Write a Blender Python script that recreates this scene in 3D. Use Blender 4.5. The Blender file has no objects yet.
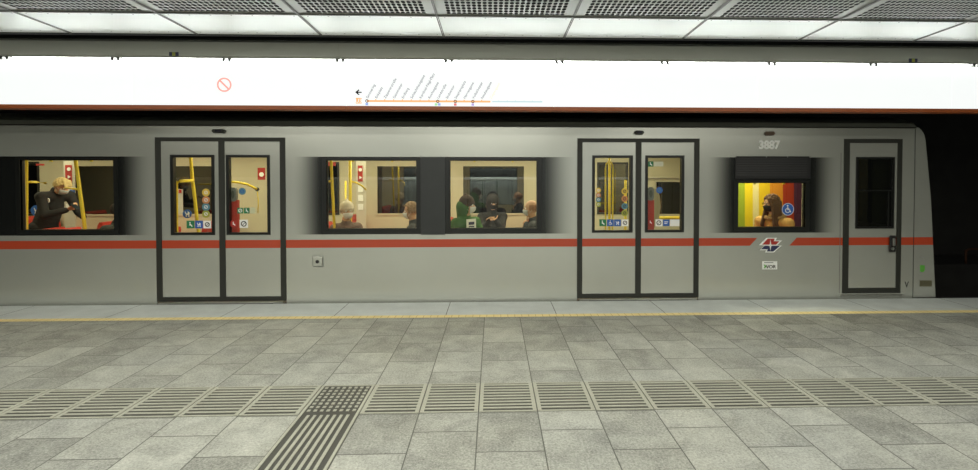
import bpy, bmesh, math, random
from mathutils import Vector, Matrix
random.seed(7)
S = bpy.context.scene
COL = S.collection
R = math.radians

# ------------------------------------------------------------------ camera, world, lights, exposure
EYE = 1.59
cam_d = bpy.data.cameras.new('camera')
cam = bpy.data.objects.new('camera', cam_d); COL.objects.link(cam)
cam.location = (0, 0, EYE)
cam.rotation_euler = (R(90 - 1.05), 0, R(-1.85))
cam_d.sensor_width = 36; cam_d.lens = 36 * 480 / 978
cam_d.shift_x = -20 / 978; cam_d.shift_y = -(235 - 185.3) / 978
cam_d.clip_end = 200
S.camera = cam
S.view_settings.view_transform = 'Standard'; S.view_settings.look = 'None'
S.view_settings.exposure = 0.0; S.view_settings.gamma = 1.0; S.view_settings.use_curve_mapping = False
W = bpy.data.worlds.new('world'); S.world = W; W.use_nodes = True
W.node_tree.nodes['Background'].inputs[0].default_value = (0.9, 1.0, 0.85, 1)
W.node_tree.nodes['Background'].inputs[1].default_value = 0.02

BAND_EMIT = 0.93
def area(name, loc, sx, sy, watts, color, rot=(0, 0, 0)):
    d = bpy.data.lights.new(name, 'AREA'); d.shape = 'RECTANGLE'; d.size = sx; d.size_y = sy
    d.energy = watts; d.color = color
    o = bpy.data.objects.new(name, d); COL.objects.link(o); o.location = loc; o.rotation_euler = rot
    return o
PLAT = (1.0, 0.98, 0.86)
# fluorescent rows of the platform hall, behind the photographer
for i, (x, y, w) in enumerate([(-4.6, 3.4, 30), (-.5, 3.4, 42), (3.8, 3.4, 22), (-5.2, 1.5, 56), (-.4, 1.5, 66), (4.8, 1.5, 54), (-5.2, -1.6, 80), (-.3, -1.6, 96), (4.8, -1.6, 76), (-4.6, -5, 90), (0, -5, 105), (4.6, -5, 86)]):
    area('platform_light', (x, y, 3.08), 4.0, 0.16, w, PLAT)
# tubes along the top of the lit band, under the grey cover over the platform edge
area('tube_light', (0, 5.492, 2.855), 13.0, 0.06, 112, (0.94, 1.0, 0.96), (R(-100), 0, 0))
# added unseen lamp that brightens the metal wall mirrored in the carriage
area('wall_fill_light', (0, -7.2, 2.2), 13.0, 0.3, 480, (0.86, 0.95, 1.0), (R(-115), 0, 0))
TRAIN_L = (1.0, 0.91, 0.64)
for x, w in [(-7.6, 15), (-5.3, 19), (-3.4, 18), (-1.6, 17), (0.1, 17), (1.9, 19)]:
    area('carriage_light', (x, 7.15, 2.13), 1.5, 0.14, w, TRAIN_L)
    area('carriage_light', (x, 7.95, 2.13), 1.5, 0.14, w * .6, TRAIN_L)
area('carriage_light', (3.65, 6.75, 2.13), 0.9, 0.3, 26, TRAIN_L)

# ------------------------------------------------------------------ helpers
_pf, _py, _pp = 480.0, R(1.85), R(1.05)
_fw = Vector((math.sin(_py) * math.cos(_pp), math.cos(_py) * math.cos(_pp), -math.sin(_pp)))
_rt = Vector((math.cos(_py), -math.sin(_py), 0)); _up = _rt.cross(_fw)
def at(px, py, Y):
    """x and z, in metres, of a measured point lying on the vertical plane at depth Y"""
    d = _fw + _rt * ((px - 509) / _pf) - _up * ((py - 185.3) / _pf)
    t = Y / d.y
    return d.x * t, EYE + d.z * t
def X(px, Y, py=190): return at(px, py, Y)[0]
def Z(py, Y, px=493): return at(px, py, Y)[1]

def mat(name, color, rough=0.5, metal=0.0, emit=None, estr=1.0, noise=0.0, nscale=20, coat=0.0, spec=None, bump=0.0):
    m = bpy.data.materials.new(name); m.use_nodes = True
    nt = m.node_tree; b = nt.nodes['Principled BSDF']
    b.inputs['Base Color'].default_value = (*color, 1)
    b.inputs['Roughness'].default_value = rough; b.inputs['Metallic'].default_value = metal
    if coat: b.inputs['Coat Weight'].default_value = coat; b.inputs['Coat Roughness'].default_value = 0.05
    if spec is not None: b.inputs['Specular IOR Level'].default_value = spec
    if emit: b.inputs['Emission Color'].default_value = (*emit, 1); b.inputs['Emission Strength'].default_value = estr
    if noise or bump:
        tc = nt.nodes.new('ShaderNodeTexCoord'); n = nt.nodes.new('ShaderNodeTexNoise')
        n.inputs['Scale'].default_value = nscale; n.inputs['Detail'].default_value = 4
        nt.links.new(tc.outputs['Object'], n.inputs['Vector'])
        if noise:
            r = nt.nodes.new('ShaderNodeMapRange'); r.inputs[3].default_value = 1 - noise; r.inputs[4].default_value = 1 + noise
            nt.links.new(n.outputs['Fac'], r.inputs[0])
            mx = nt.nodes.new('ShaderNodeVectorMath'); mx.operation = 'SCALE'; mx.inputs[0].default_value = color
            nt.links.new(r.outputs[0], mx.inputs['Scale']); nt.links.new(mx.outputs[0], b.inputs['Base Color'])
        if bump:
            bp = nt.nodes.new('ShaderNodeBump'); bp.inputs['Strength'].default_value = bump; bp.inputs['Distance'].default_value = .01
            nt.links.new(n.outputs['Fac'], bp.inputs['Height']); nt.links.new(bp.outputs[0], b.inputs['Normal'])
    return m

class NT:
    """small helper for writing shader maths"""
    def __init__(s, m): s.nt = m.node_tree; s.b = s.nt.nodes.get('Principled BSDF')
    def n(s, t, **k):
        x = s.nt.nodes.new(t)
        for a, v in k.items(): setattr(x, a, v)
        return x
    def put(s, sock, v):
        if isinstance(v, bpy.types.NodeSocket): s.nt.links.new(v, sock)
        else: sock.default_value = v
    def m(s, op, a, b=0.0, c=None, clamp=False):
        x = s.n('ShaderNodeMath', operation=op, use_clamp=clamp); s.put(x.inputs[0], a); s.put(x.inputs[1], b)
        if c is not None: s.put(x.inputs[2], c)
        return x.outputs[0]
    def ramp(s, v, a, b):            # smooth 0..1 between a and b
        x = s.n('ShaderNodeMapRange', interpolation_type='SMOOTHSTEP'); s.put(x.inputs[0], v)
        x.inputs[1].default_value = a; x.inputs[2].default_value = b; return x.outputs[0]
    def mix(s, f, a, b):
        x = s.n('ShaderNodeMix', data_type='RGBA'); s.put(x.inputs[0], f)
        for k, v in ((6, a), (7, b)):
            s.put(x.inputs[k], v if isinstance(v, bpy.types.NodeSocket) else (*v, 1))
        return x.outputs[2]
    def xyz(s):
        tc = s.n('ShaderNodeTexCoord'); sp = s.n('ShaderNodeSeparateXYZ'); s.nt.links.new(tc.outputs['Object'], sp.inputs[0])
        return tc.outputs['Object'], sp.outputs[0], sp.outputs[1], sp.outputs[2]

class MB:
    def __init__(s): s.bm = bmesh.new()
    def box(s, x0, x1, y0, y1, z0, z1, bev=0.0):
        g = bmesh.ops.create_cube(s.bm, size=1)['verts']
        for v in g: v.co = Vector(((x0 + x1) / 2 + v.co.x * (x1 - x0), (y0 + y1) / 2 + v.co.y * (y1 - y0), (z0 + z1) / 2 + v.co.z * (z1 - z0)))
        if bev:
            es = list({e for v in g for e in v.link_edges})
            bmesh.ops.bevel(s.bm, geom=es, offset=bev, segments=2, affect='EDGES', profile=.5)
        return s
    def prism(s, pts, a, b, axis='y'):
        """closed outline extruded from a to b along the axis; outline is (x,z) for y, (y,z) for x, (x,y) for z"""
        def P(p, t):
            return {'y': (p[0], t, p[1]), 'x': (t, p[0], p[1]), 'z': (p[0], p[1], t)}[axis]
        A = [s.bm.verts.new(P(p, a)) for p in pts]; B = [s.bm.verts.new(P(p, b)) for p in pts]
        n = len(pts)
        s.bm.faces.new(A); s.bm.faces.new(B[::-1])
        for i in range(n): s.bm.faces.new((A[i], B[i], B[(i + 1) % n], A[(i + 1) % n]))
        return s
    def ring(s, cx, cz, r0, r1, a, b, seg=32, sx=1, sz=1):
        vs = []
        for i in range(seg):
            t = 2 * math.pi * i / seg; c, d = math.cos(t) * sx, math.sin(t) * sz
            vs.append([s.bm.verts.new((cx + r * c, y, cz + r * d)) for r, y in ((r0, a), (r1, a), (r1, b), (r0, b))])
        for i in range(seg):
            p, q = vs[i], vs[(i + 1) % seg]
            for k in range(4): s.bm.faces.new((p[k], p[(k + 1) % 4], q[(k + 1) % 4], q[k]))
        return s
    def disc(s, cx, cz, r, a, b, seg=24, sx=1, sz=1):
        return s.prism([(cx + r * sx * math.cos(2 * math.pi * i / seg), cz + r * sz * math.sin(2 * math.pi * i / seg)) for i in range(seg)], a, b)
    def tube(s, pts, r, seg=10):
        pts = [Vector(p) for p in pts]; rings = []; n = len(pts)
        for i, p in enumerate(pts):
            t = (pts[min(i + 1, n - 1)] - pts[max(i - 1, 0)]).normalized()
            u = t.cross(Vector((0, 1, 0)));
            if u.length < .2: u = t.cross(Vector((1, 0, 0)))
            u.normalize(); v = t.cross(u)
            rings.append([s.bm.verts.new(p + (u * math.cos(2 * math.pi * k / seg) + v * math.sin(2 * math.pi * k / seg)) * r) for k in range(seg)])
        for i in range(n - 1):
            for k in range(seg): s.bm.faces.new((rings[i][k], rings[i][(k + 1) % seg], rings[i + 1][(k + 1) % seg], rings[i + 1][k]))
        s.bm.faces.new(rings[0][::-1]); s.bm.faces.new(rings[-1]); return s
    def ball(s, c, r, sub=2, sc=(1, 1, 1), rot=None):
        g = bmesh.ops.create_icosphere(s.bm, subdivisions=sub, radius=1)['verts']
        for v in g:
            p = Vector((v.co.x * r * sc[0], v.co.y * r * sc[1], v.co.z * r * sc[2]))
            if rot: p = rot @ p
            v.co = p + Vector(c)
        return s
    def holed(s, x0, x1, z0, z1, y0, y1, holes):
        """a wall panel in the xz plane between depths y0 and y1 with rectangular openings (x0,x1,z0,z1), welded to one skin"""
        xs = sorted({x0, x1, *[h[0] for h in holes], *[h[1] for h in holes]}); zs = sorted({z0, z1, *[h[2] for h in holes], *[h[3] for h in holes]})
        xs = [x for x in xs if x0 <= x <= x1]; zs = [z for z in zs if z0 <= z <= z1]
        solid = lambda i, j: 0 <= i < len(xs) - 1 and 0 <= j < len(zs) - 1 and not any(
            h[0] < (xs[i] + xs[i + 1]) / 2 < h[1] and h[2] < (zs[j] + zs[j + 1]) / 2 < h[3] for h in holes)
        V = {}
        def v(i, j, y):
            k = (i, j, y)
            if k not in V: V[k] = s.bm.verts.new((xs[i], y, zs[j]))
            return V[k]
        for i in range(len(xs) - 1):
            for j in range(len(zs) - 1):
                if not solid(i, j): continue
                s.bm.faces.new((v(i, j, y0), v(i + 1, j, y0), v(i + 1, j + 1, y0), v(i, j + 1, y0)))
                s.bm.faces.new((v(i, j, y1), v(i, j + 1, y1), v(i + 1, j + 1, y1), v(i + 1, j, y1)))
                if not solid(i - 1, j): s.bm.faces.new((v(i, j, y0), v(i, j + 1, y0), v(i, j + 1, y1), v(i, j, y1)))
                if not solid(i + 1, j): s.bm.faces.new((v(i + 1, j, y0), v(i + 1, j, y1), v(i + 1, j + 1, y1), v(i + 1, j + 1, y0)))
                if not solid(i, j - 1): s.bm.faces.new((v(i, j, y0), v(i, j, y1), v(i + 1, j, y1), v(i + 1, j, y0)))
                if not solid(i, j + 1): s.bm.faces.new((v(i, j + 1, y0), v(i + 1, j + 1, y0), v(i + 1, j + 1, y1), v(i, j + 1, y1)))
        return s

def link(name, data, m=None, parent=None, smooth=False):
    o = bpy.data.objects.new(name, data); COL.objects.link(o)
    if m: data.materials.append(m)
    if parent:
        o.parent = parent
        if parent.type == 'EMPTY': o.matrix_parent_inverse = parent_world(parent).inverted()
    if smooth:
        for p in data.polygons: p.use_smooth = True
    return o
def parent_world(p):
    return Matrix.LocRotScale(p.location, p.rotation_euler, p.scale)
def obj(name, mb, m, parent=None, smooth=False):
    bmesh.ops.recalc_face_normals(mb.bm, faces=mb.bm.faces)
    me = bpy.data.meshes.new(name); mb.bm.to_mesh(me); mb.bm.free()
    return link(name, me, m, parent, smooth)
def tag(o, label=None, cat=None, group=None, kind=None):
    if label: o['label'] = label
    if cat: o['category'] = cat
    if group: o['group'] = group
    if kind: o['kind'] = kind
    return o
def thing(name, loc, label, cat, group=None):
    o = bpy.data.objects.new(name, None); COL.objects.link(o); o.location = loc; o.empty_display_size = .1
    return tag(o, label, cat, group)
def struct(name, mb, m, smooth=False): return tag(obj(name, mb, m, None, smooth), kind='structure')
def text(name, body, h, x, z, y, m, parent=None, rot=0.0, depth=0.002, align='LEFT', sx=1.0, bold=0.0):
    """lettering standing in the xz plane, read from -y; x, z is the lower left (or lower centre) corner"""
    c = bpy.data.curves.new(name, 'FONT'); c.body = body; c.size = h / 0.72; c.extrude = depth; c.align_x = align; c.offset = bold
    t = bpy.data.objects.new('tmp', c); COL.objects.link(t)
    bpy.context.view_layer.update()
    me = bpy.data.meshes.new_from_object(t.evaluated_get(bpy.context.evaluated_depsgraph_get()))
    bpy.data.objects.remove(t)
    M = Matrix.Translation((x, y, z)) @ Matrix.Rotation(rot, 4, 'Y') @ Matrix.Rotation(R(90), 4, 'X') @ Matrix.Diagonal((sx, 1, 1, 1))
    me.transform(M); me.name = name
    me.materials.clear()
    return link(name, me, m, parent)

# ------------------------------------------------------------------ materials
SEAM0, TW, ROW0, TL = -0.102, 0.3988, 5.495, 0.4585
def make_tile_mat():
    m = mat('granite_tiles', (.3, .3, .3), 0.55); s = NT(m); co, x, y, z = s.xyz()
    v = s.n('ShaderNodeCombineXYZ')
    s.put(v.inputs[0], s.m('ADD', s.m('SUBTRACT', y, ROW0), TL * 60)); s.put(v.inputs[1], s.m('ADD', s.m('SUBTRACT', x, SEAM0), TW * 61))
    br = s.n('ShaderNodeTexBrick'); br.offset = .5; br.offset_frequency = 2; br.squash = 1
    s.nt.links.new(v.outputs[0], br.inputs['Vector'])
    br.inputs['Color1'].default_value = (0, 0, 0, 1); br.inputs['Color2'].default_value = (1, 1, 1, 1); br.inputs['Mortar'].default_value = (.5, .5, .5, 1)
    br.inputs['Scale'].default_value = 1; br.inputs['Mortar Size'].default_value = .0045; br.inputs['Mortar Smooth'].default_value = .35
    br.inputs['Bias'].default_value = 0; br.inputs['Brick Width'].default_value = TL; br.inputs['Row Height'].default_value = TW
    tint = s.n('ShaderNodeSeparateColor'); s.nt.links.new(br.outputs['Color'], tint.inputs[0])
    def noise(sc, det=4, rough=.6, stretch=None):
        n = s.n('ShaderNodeTexNoise'); n.inputs['Scale'].default_value = sc; n.inputs['Detail'].default_value = det; n.inputs['Roughness'].default_value = rough
        if stretch:
            mp = s.n('ShaderNodeMapping'); mp.inputs['Scale'].default_value = stretch; s.nt.links.new(co, mp.inputs[0]); s.nt.links.new(mp.outputs[0], n.inputs['Vector'])
        else: s.nt.links.new(co, n.inputs['Vector'])
        return n.outputs['Fac']
    # speckle, cloudy veins that differ tile by tile, large stains
    sp = noise(75, 3, .85); sp2 = noise(42, 3, .7)
    nv = s.n('ShaderNodeTexNoise', noise_dimensions='4D'); nv.inputs['Scale'].default_value = 5; nv.inputs['Detail'].default_value = 3; nv.inputs['Distortion'].default_value = .8
    s.nt.links.new(co, nv.inputs['Vector']); s.put(nv.inputs['W'], s.m('MULTIPLY', tint.outputs[0], 30.0))
    big = noise(.7, 3, .5)
    f = s.m('MULTIPLY_ADD', s.m('SUBTRACT', sp, .5), 2.2, 1.0)
    f = s.m('ADD', f, s.m('MULTIPLY', s.m('SUBTRACT', sp2, .5), 0.8))
    f = s.m('ADD', f, s.m('MULTIPLY', s.m('SUBTRACT', nv.outputs['Fac'], .5), 1.1))
    f = s.m('ADD', f, s.m('MULTIPLY', s.m('SUBTRACT', tint.outputs[0], .5), 0.34))
    f = s.m('ADD', f, s.m('MULTIPLY', s.m('SUBTRACT', big, .5), 0.5))
    base = s.mix(noise(1.3, 2), (.275, .285, .272), (.35, .350, .300))
    sc = s.n('ShaderNodeVectorMath', operation='SCALE'); s.nt.links.new(base, sc.inputs[0]); s.put(sc.inputs['Scale'], f)
    out = s.mix(s.m('MULTIPLY', br.outputs['Fac'], .9), sc.outputs[0], (.06, .06, .05))
    s.nt.links.new(out, s.b.inputs['Base Color'])
    bp = s.n('ShaderNodeBump'); bp.inputs['Strength'].default_value = .3; bp.inputs['Distance'].default_value = .003
    s.nt.links.new(s.m('SUBTRACT', sp, br.outputs['Fac']), bp.inputs['Height']); s.nt.links.new(bp.outputs[0], s.b.inputs['Normal'])
    return m
def granite(name, a, var=.6, joints=None):
    m = mat(name, a, .55); s = NT(m); co, x, y, z = s.xyz()
    n = s.n('ShaderNodeTexNoise'); n.inputs['Scale'].default_value = 120; n.inputs['Detail'].default_value = 3; s.nt.links.new(co, n.inputs['Vector'])
    n2 = s.n('ShaderNodeTexNoise'); n2.inputs['Scale'].default_value = 4; n2.inputs['Detail'].default_value = 3; s.nt.links.new(co, n2.inputs['Vector'])
    f = s.m('ADD', s.m('MULTIPLY_ADD', s.m('SUBTRACT', n.outputs['Fac'], .5), var, 1.0), s.m('MULTIPLY', s.m('SUBTRACT', n2.outputs['Fac'], .5), .4))
    sc = s.n('ShaderNodeVectorMath', operation='SCALE'); sc.inputs[0].default_value = a; s.put(sc.inputs['Scale'], f)
    out = sc.outputs[0]
    if joints:
        x0, p, w, dark = joints
        fr = s.m('FRACT', s.m('DIVIDE', s.m('SUBTRACT', x, x0 - 60 * p), p))
        out = s.mix(s.m('LESS_THAN', fr, w / p), out, dark)
    s.nt.links.new(out, s.b.inputs['Base Color']); return m
M_TILE = make_tile_mat()
M_CURB = granite('curb_granite', (.66, .70, .69), .5, (-.55, 1.272, .008, (.12, .12, .11)))
M_YELLOW = granite('yellow_mosaic', (.98, .80, .36), .2, (0, .0797, .006, (.60, .47, .18)))
M_RIB = granite('rib_granite', (.36, .36, .30), .5)
M_GROOVE = granite('groove_granite', (.05, .05, .042), .5)
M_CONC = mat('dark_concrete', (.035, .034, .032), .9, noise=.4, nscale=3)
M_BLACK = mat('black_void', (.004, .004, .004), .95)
M_BLACKMET = mat('black_metal', (.01, .011, .010), .6)
PITCH, SEAMC = 1.283, 0.756
def make_perforated():
    m = mat('perforated_metal', (.30, .31, .28), .45, .2); s = NT(m); co, x, y, z = s.xyz()
    p = s.m('MULTIPLY', s.m('FRACT', s.m('DIVIDE', s.m('SUBTRACT', x, SEAMC - 40 * PITCH), PITCH)), PITCH)
    c = .0478
    u = s.m('FRACT', s.m('DIVIDE', s.m('SUBTRACT', p, .092), c)); w = s.m('FRACT', s.m('DIVIDE', s.m('SUBTRACT', 4.518, y), .064))
    e = s.m('ADD', s.m('POWER', s.m('ABSOLUTE', s.m('DIVIDE', s.m('SUBTRACT', u, .5), .38)), 2.6), s.m('POWER', s.m('ABSOLUTE', s.m('DIVIDE', s.m('SUBTRACT', w, .5), .41)), 2.6))
    hole = s.m('LESS_THAN', e, 1.0)
    ok = s.m('MULTIPLY', s.m('GREATER_THAN', p, .092), s.m('LESS_THAN', p, .092 + c * 23))
    ok = s.m('MULTIPLY', ok, s.m('LESS_THAN', y, 4.518))
    hole = s.m('MULTIPLY', hole, ok)
    tr = s.n('ShaderNodeBsdfTransparent'); mx = s.n('ShaderNodeMixShader')
    out = s.nt.nodes['Material Output']
    s.put(mx.inputs[0], hole); s.nt.links.new(s.b.outputs[0], mx.inputs[1]); s.nt.links.new(tr.outputs[0], mx.inputs[2]); s.nt.links.new(mx.outputs[0], out.inputs[0])
    return m
def make_strip():
    m = mat('white_sheet', (.84, .88, .855), .42); s = NT(m); co, x, y, z = s.xyz()
    p = s.m('MULTIPLY', s.m('FRACT', s.m('DIVIDE', s.m('SUBTRACT', x, SEAMC - 40 * PITCH), PITCH)), PITCH)
    dx = s.m('SUBTRACT', s.m('MULTIPLY', s.m('FRACT', s.m('DIVIDE', s.m('SUBTRACT', p, -.03), .1925)), .1925), .096)
    def row(yc):
        d = s.m('SUBTRACT', y, yc); return s.m('LESS_THAN', s.m('ADD', s.m('MULTIPLY', d, d), s.m('MULTIPLY', dx, dx)), .0075 ** 2)
    dots = s.m('MAXIMUM', row(4.60), row(5.09))
    s.nt.links.new(s.mix(dots, (.84, .88, .855), (.2, .2, .2)), s.b.inputs['Base Color']); return m
M_PERF = make_perforated(); M_STRIP = make_strip()
M_SEAM = mat('seam_metal', (.13, .13, .12), .5, .3)
def make_back_panels():
    m = mat('silver_wall_panels', (.55, .58, .60), .3, .3); s = NT(m); co, x, y, z = s.xyz()
    fr = s.m('FRACT', s.m('DIVIDE', s.m('ADD', x, 60.0), .62))
    s.nt.links.new(s.mix(s.m('LESS_THAN', fr, .05), (.55, .58, .60), (.02, .02, .02)), s.b.inputs['Base Color']); return m
M_BACK = make_back_panels()
M_COVER = mat('grey_lamp_cover', (.50, .51, .46), .5, .1)
M_BAND = mat('lit_white_acrylic', (.15, .15, .15), .5, emit=(.97, 1.0, .985), estr=BAND_EMIT)  # glow put into the material for tube light falling on the panel
M_BANDEDGE = mat('dim_panel_joint', (.5, .52, .5), .4, emit=(.78, .85, .8), estr=.9)  # joint glows too, in place of tube light on it
M_ORANGE = mat('orange_enamel', (.34, .085, .022), .4, noise=.12, nscale=5)
def lit(name, c, e): return mat(name, tuple(v * .12 for v in c), .9, emit=c, estr=e, spec=0)  # prints glow along with the panel, standing in for tube light
M_P_ORANGE = lit('print_orange', (1.0, .50, .22), 1.0); M_P_GREY = lit('print_grey', (.30, .31, .33), 1.0)
M_P_BLACK = lit('print_black', (.03, .03, .03), .5); M_P_RED = lit('print_red', (.95, .42, .36), 1.0)
M_P_WHITE = lit('print_white', (1, 1, 1), 1.0); M_P_PALE = lit('print_pale', (.60, .75, .77), 1.0); M_P_PEACH = lit('print_peach', (.95, .82, .66), 1.0)
M_P_GREEN = lit('print_green', (.4, .8, .4), 1.0); M_P_BLUE = lit('print_blue', (.35, .45, .8), 1.0); M_P_CRIM = lit('print_crimson', (.75, .2, .2), 1.0); M_P_VIOLET = lit('print_violet', (.5, .4, .75), 1.0)

YT = 6.12                                         # depth of the carriage side nearest the platform
G1 = (X(120, YT), X(152, YT)); G2 = (X(292, YT), X(322, YT), X(541, YT), X(577, YT)); G3 = (X(706, YT), X(734, YT), X(812, YT), X(838, YT))
ZB0, ZB1 = Z(233.8, YT), Z(157, YT)
def make_livery(name, band=True, base=(.60, .615, .56)):
    m = mat(name, base, .27, .6); s = NT(m); co, x, y, z = s.xyz()
    n = s.n('ShaderNodeTexNoise'); n.inputs['Scale'].default_value = 1.2; n.inputs['Detail'].default_value = 3; s.nt.links.new(co, n.inputs['Vector'])
    sc = s.n('ShaderNodeVectorMath', operation='SCALE'); sc.inputs[0].default_value = base
    s.put(sc.inputs['Scale'], s.m('MULTIPLY_ADD', s.m('SUBTRACT', n.outputs['Fac'], .5), .16, 1.0))
    col = sc.outputs[0]
    if band:                                      # dark foil round the windows, dithered out towards the doors
        g1 = s.m('SUBTRACT', 1.0, s.ramp(x, *G1))
        g2 = s.m('MULTIPLY', s.ramp(x, G2[0], G2[1]), s.m('SUBTRACT', 1.0, s.ramp(x, G2[2], G2[3])))
        g3 = s.m('MULTIPLY', s.ramp(x, G3[0], G3[1]), s.m('SUBTRACT', 1.0, s.ramp(x, G3[2], G3[3])))
        g = s.m('MAXIMUM', g1, s.m('MAXIMUM', g2, g3))
        zz = s.m('MULTIPLY', s.m('GREATER_THAN', z, ZB0), s.m('LESS_THAN', z, ZB1))
        g = s.m('MULTIPLY', g, zz)
        col = s.mix(g, col, (.022, .024, .023))
    # red stripe, cut on a slant either side of the emblem
    zs0, zs1 = .690, .792
    st = s.m('MULTIPLY', s.m('GREATER_THAN', z, zs0), s.m('LESS_THAN', z, zs1))
    q = s.m('SUBTRACT', x, s.m('MULTIPLY', s.m('SUBTRACT', z, .74), .95))
    gap = s.m('MULTIPLY', s.m('GREATER_THAN', q, X(754, YT)), s.m('LESS_THAN', q, X(793.5, YT)))
    st = s.m('MULTIPLY', st, s.m('SUBTRACT', 1.0, gap))
    col = s.mix(st, col, (.48, .062, .025))
    s.nt.links.new(col, s.b.inputs['Base Color'])
    s.b.inputs['Coat Weight'].default_value = .35; s.b.inputs['Coat Roughness'].default_value = .12
    s.put(s.b.inputs['Metallic'], s.m('MULTIPLY', s.m('SUBTRACT', 1.0, st), .6))
    return m
M_BODY = make_livery('silver_livery'); M_LEAF = make_livery('door_livery', False)
M_ROOF = mat('roof_grey', (.25, .26, .21), .6); M_RUBBER = mat('dark_rubber', (.022, .023, .018), .55)
M_WFRAME = mat('black_window_frame', (.010, .011, .010), .3); M_PILLAR = mat('charcoal_panel', (.045, .048, .048), .35, .3, noise=.15, nscale=6)
M_LOUVER = mat('black_louver', (.012, .012, .013), .45)
M_STEEL = mat('brushed_steel', (.5, .5, .46), .3, .9); M_DARKSTEEL = mat('dark_steel', (.05, .05, .045), .4, .6)
M_CREAM = mat('cream_laminate', (.62, .58, .42), .45); M_CREAMD = mat('beige_laminate', (.45, .41, .28), .45); M_TRFLOOR = mat('grey_rubber_floor', (.09, .09, .09), .6)
M_POLE = mat('yellow_pole', (.86, .66, .05), .3); M_SEAT = mat('red_seat', (.50, .045, .03), .5, noise=.1, nscale=30); M_SHELL = mat('grey_seat_shell', (.2, .2, .19), .5)
M_WHITE = mat('white_print', (.88, .89, .87), .5); M_RED = mat('red_print', (.42, .035, .028), .5); M_BLUE = mat('blue_print', (.03, .12, .45), .5)
M_GREEN = mat('green_print', (.02, .20, .08), .5); M_YEL = mat('yellow_print', (.75, .52, .08), .5); M_ORG = mat('orange_print', (.62, .26, .10), .5)
M_TEAL = mat('teal_print', (.10, .25, .32), .5); M_LIME = mat('lime_print', (.35, .38, .06), .5); M_NAVY = mat('navy_print', (.03, .035, .10), .5); M_BLK = mat('black_print', (.015, .015, .015), .5)
M_LIMEGREEN = mat('bright_green_print', (.12, .42, .06), .5); M_BRONZE = mat('dim_brass_plate', (.16, .15, .09), .5, .4)
def make_glass(name, tint, refl):
    m = bpy.data.materials.new(name); m.use_nodes = True; nt = m.node_tree; nt.nodes.clear()
    o = nt.nodes.new('ShaderNodeOutputMaterial'); mx = nt.nodes.new('ShaderNodeMixShader'); t = nt.nodes.new('ShaderNodeBsdfTransparent'); g = nt.nodes.new('ShaderNodeBsdfGlossy')
    f = nt.nodes.new('ShaderNodeFresnel'); f.inputs[0].default_value = 1.5; k = nt.nodes.new('ShaderNodeMath'); k.operation = 'MULTIPLY'; k.inputs[1].default_value = refl; k.use_clamp = True
    t.inputs[0].default_value = (*tint, 1); g.inputs['Roughness'].default_value = .01
    ge = nt.nodes.new('ShaderNodeNewGeometry'); fr = nt.nodes.new('ShaderNodeMath'); fr.operation = 'SUBTRACT'; fr.inputs[0].default_value = 1.0; k2 = nt.nodes.new('ShaderNodeMath'); k2.operation = 'MULTIPLY'
    nt.links.new(ge.outputs['Backfacing'], fr.inputs[1]); nt.links.new(f.outputs[0], k.inputs[0]); nt.links.new(k.outputs[0], k2.inputs[0]); nt.links.new(fr.outputs[0], k2.inputs[1]); nt.links.new(k2.outputs[0], mx.inputs[0]); nt.links.new(t.outputs[0], mx.inputs[1]); nt.links.new(g.outputs[0], mx.inputs[2]); nt.links.new(mx.outputs[0], o.inputs[0])
    return m
M_GLASS = make_glass('window_glass', (.93, .95, .90), 1.4); M_DGLASS = make_glass('dark_glass', (.12, .13, .12), 4.5); M_CGLASS = make_glass('cab_glass', (.3, .32, .28), 3.0)

# ------------------------------------------------------------------ station structure
XL, XR = -13.0, 13.0
YE = 6.06                                         # platform edge
struct('floor', MB().box(XL, XR, -7.9, 5.405, -.25, 0), M_TILE)
struct('trim_1', MB().box(XL, XR, 5.405, 5.505, -.25, 0.0005), M_YELLOW)
struct('trim_2', MB().box(XL, XR, 5.505, YE, -.25, 0.001), M_CURB)
struct('wall_platform', MB().box(XL, XR, 5.7, YE - .06, -1.2, -.25), M_CONC)
def tact_y(): return 3.212, 3.660
# ribbed guide strip across the platform: one plate per tile column
ty0, ty1 = tact_y()
plates, ribs = MB(), MB()
CROSS = -3
for k in range(-22, 24):
    x0 = SEAM0 + k * TW; x1 = x0 + TW
    if k == CROSS: continue
    plates.box(x0 + .004, x1 - .004, ty0, ty1, -.02, .0012)
    ribs.box(x0 + .004, x0 + .03, ty0, ty1, 0, .0056); ribs.box(x1 - .03, x1 - .004, ty0, ty1, 0, .0056)
    nb = 10; st = (ty1 - ty0) / nb
    for j in range(nb):
        ribs.box(x0 + .03, x1 - .03, ty0 + j * st, ty0 + j * st + st * (.45 if j else .35), 0, .005)
    ribs.box(x0 + .004, x1 - .004, ty1 - .012, ty1, 0, .005)
struct('trim_3', plates, M_GROOVE); struct('trim_4', ribs, M_RIB)
# branch strip: a knobbed square, then ribs running towards the camera
plates, ribs = MB(), MB()
x0 = SEAM0 + CROSS * TW; x1 = x0 + TW
plates.box(x0 + .004, x1 - .004, 0.2, ty1, -.02, .0012)
for sx in (x0 + .004, x1 - .022): ribs.box(sx, sx + .018, .2, ty1, 0, .0056)
ribs.box(x0 + .004, x1 - .004, ty1 - .014, ty1, 0, .005)
n = 8; c = (TW - .05) / n
for i in range(n):
    cx = x0 + .025 + (i + .5) * c
    for j in range(n):
        cy = ty0 + .03 + (j + .5) * (ty1 - ty0 - .05) / n
        ribs.box(cx - .011, cx + .011, cy - .013, cy + .013, 0, .005)
    if i < n - 1:
        rx = x0 + .025 + (i + 1) * c
        ribs.box(rx - .0095, rx + .0095, .2, ty0 - .01, 0, .005)
struct('trim_5', plates, M_GROOVE); struct('trim_6', ribs, M_RIB)
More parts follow.
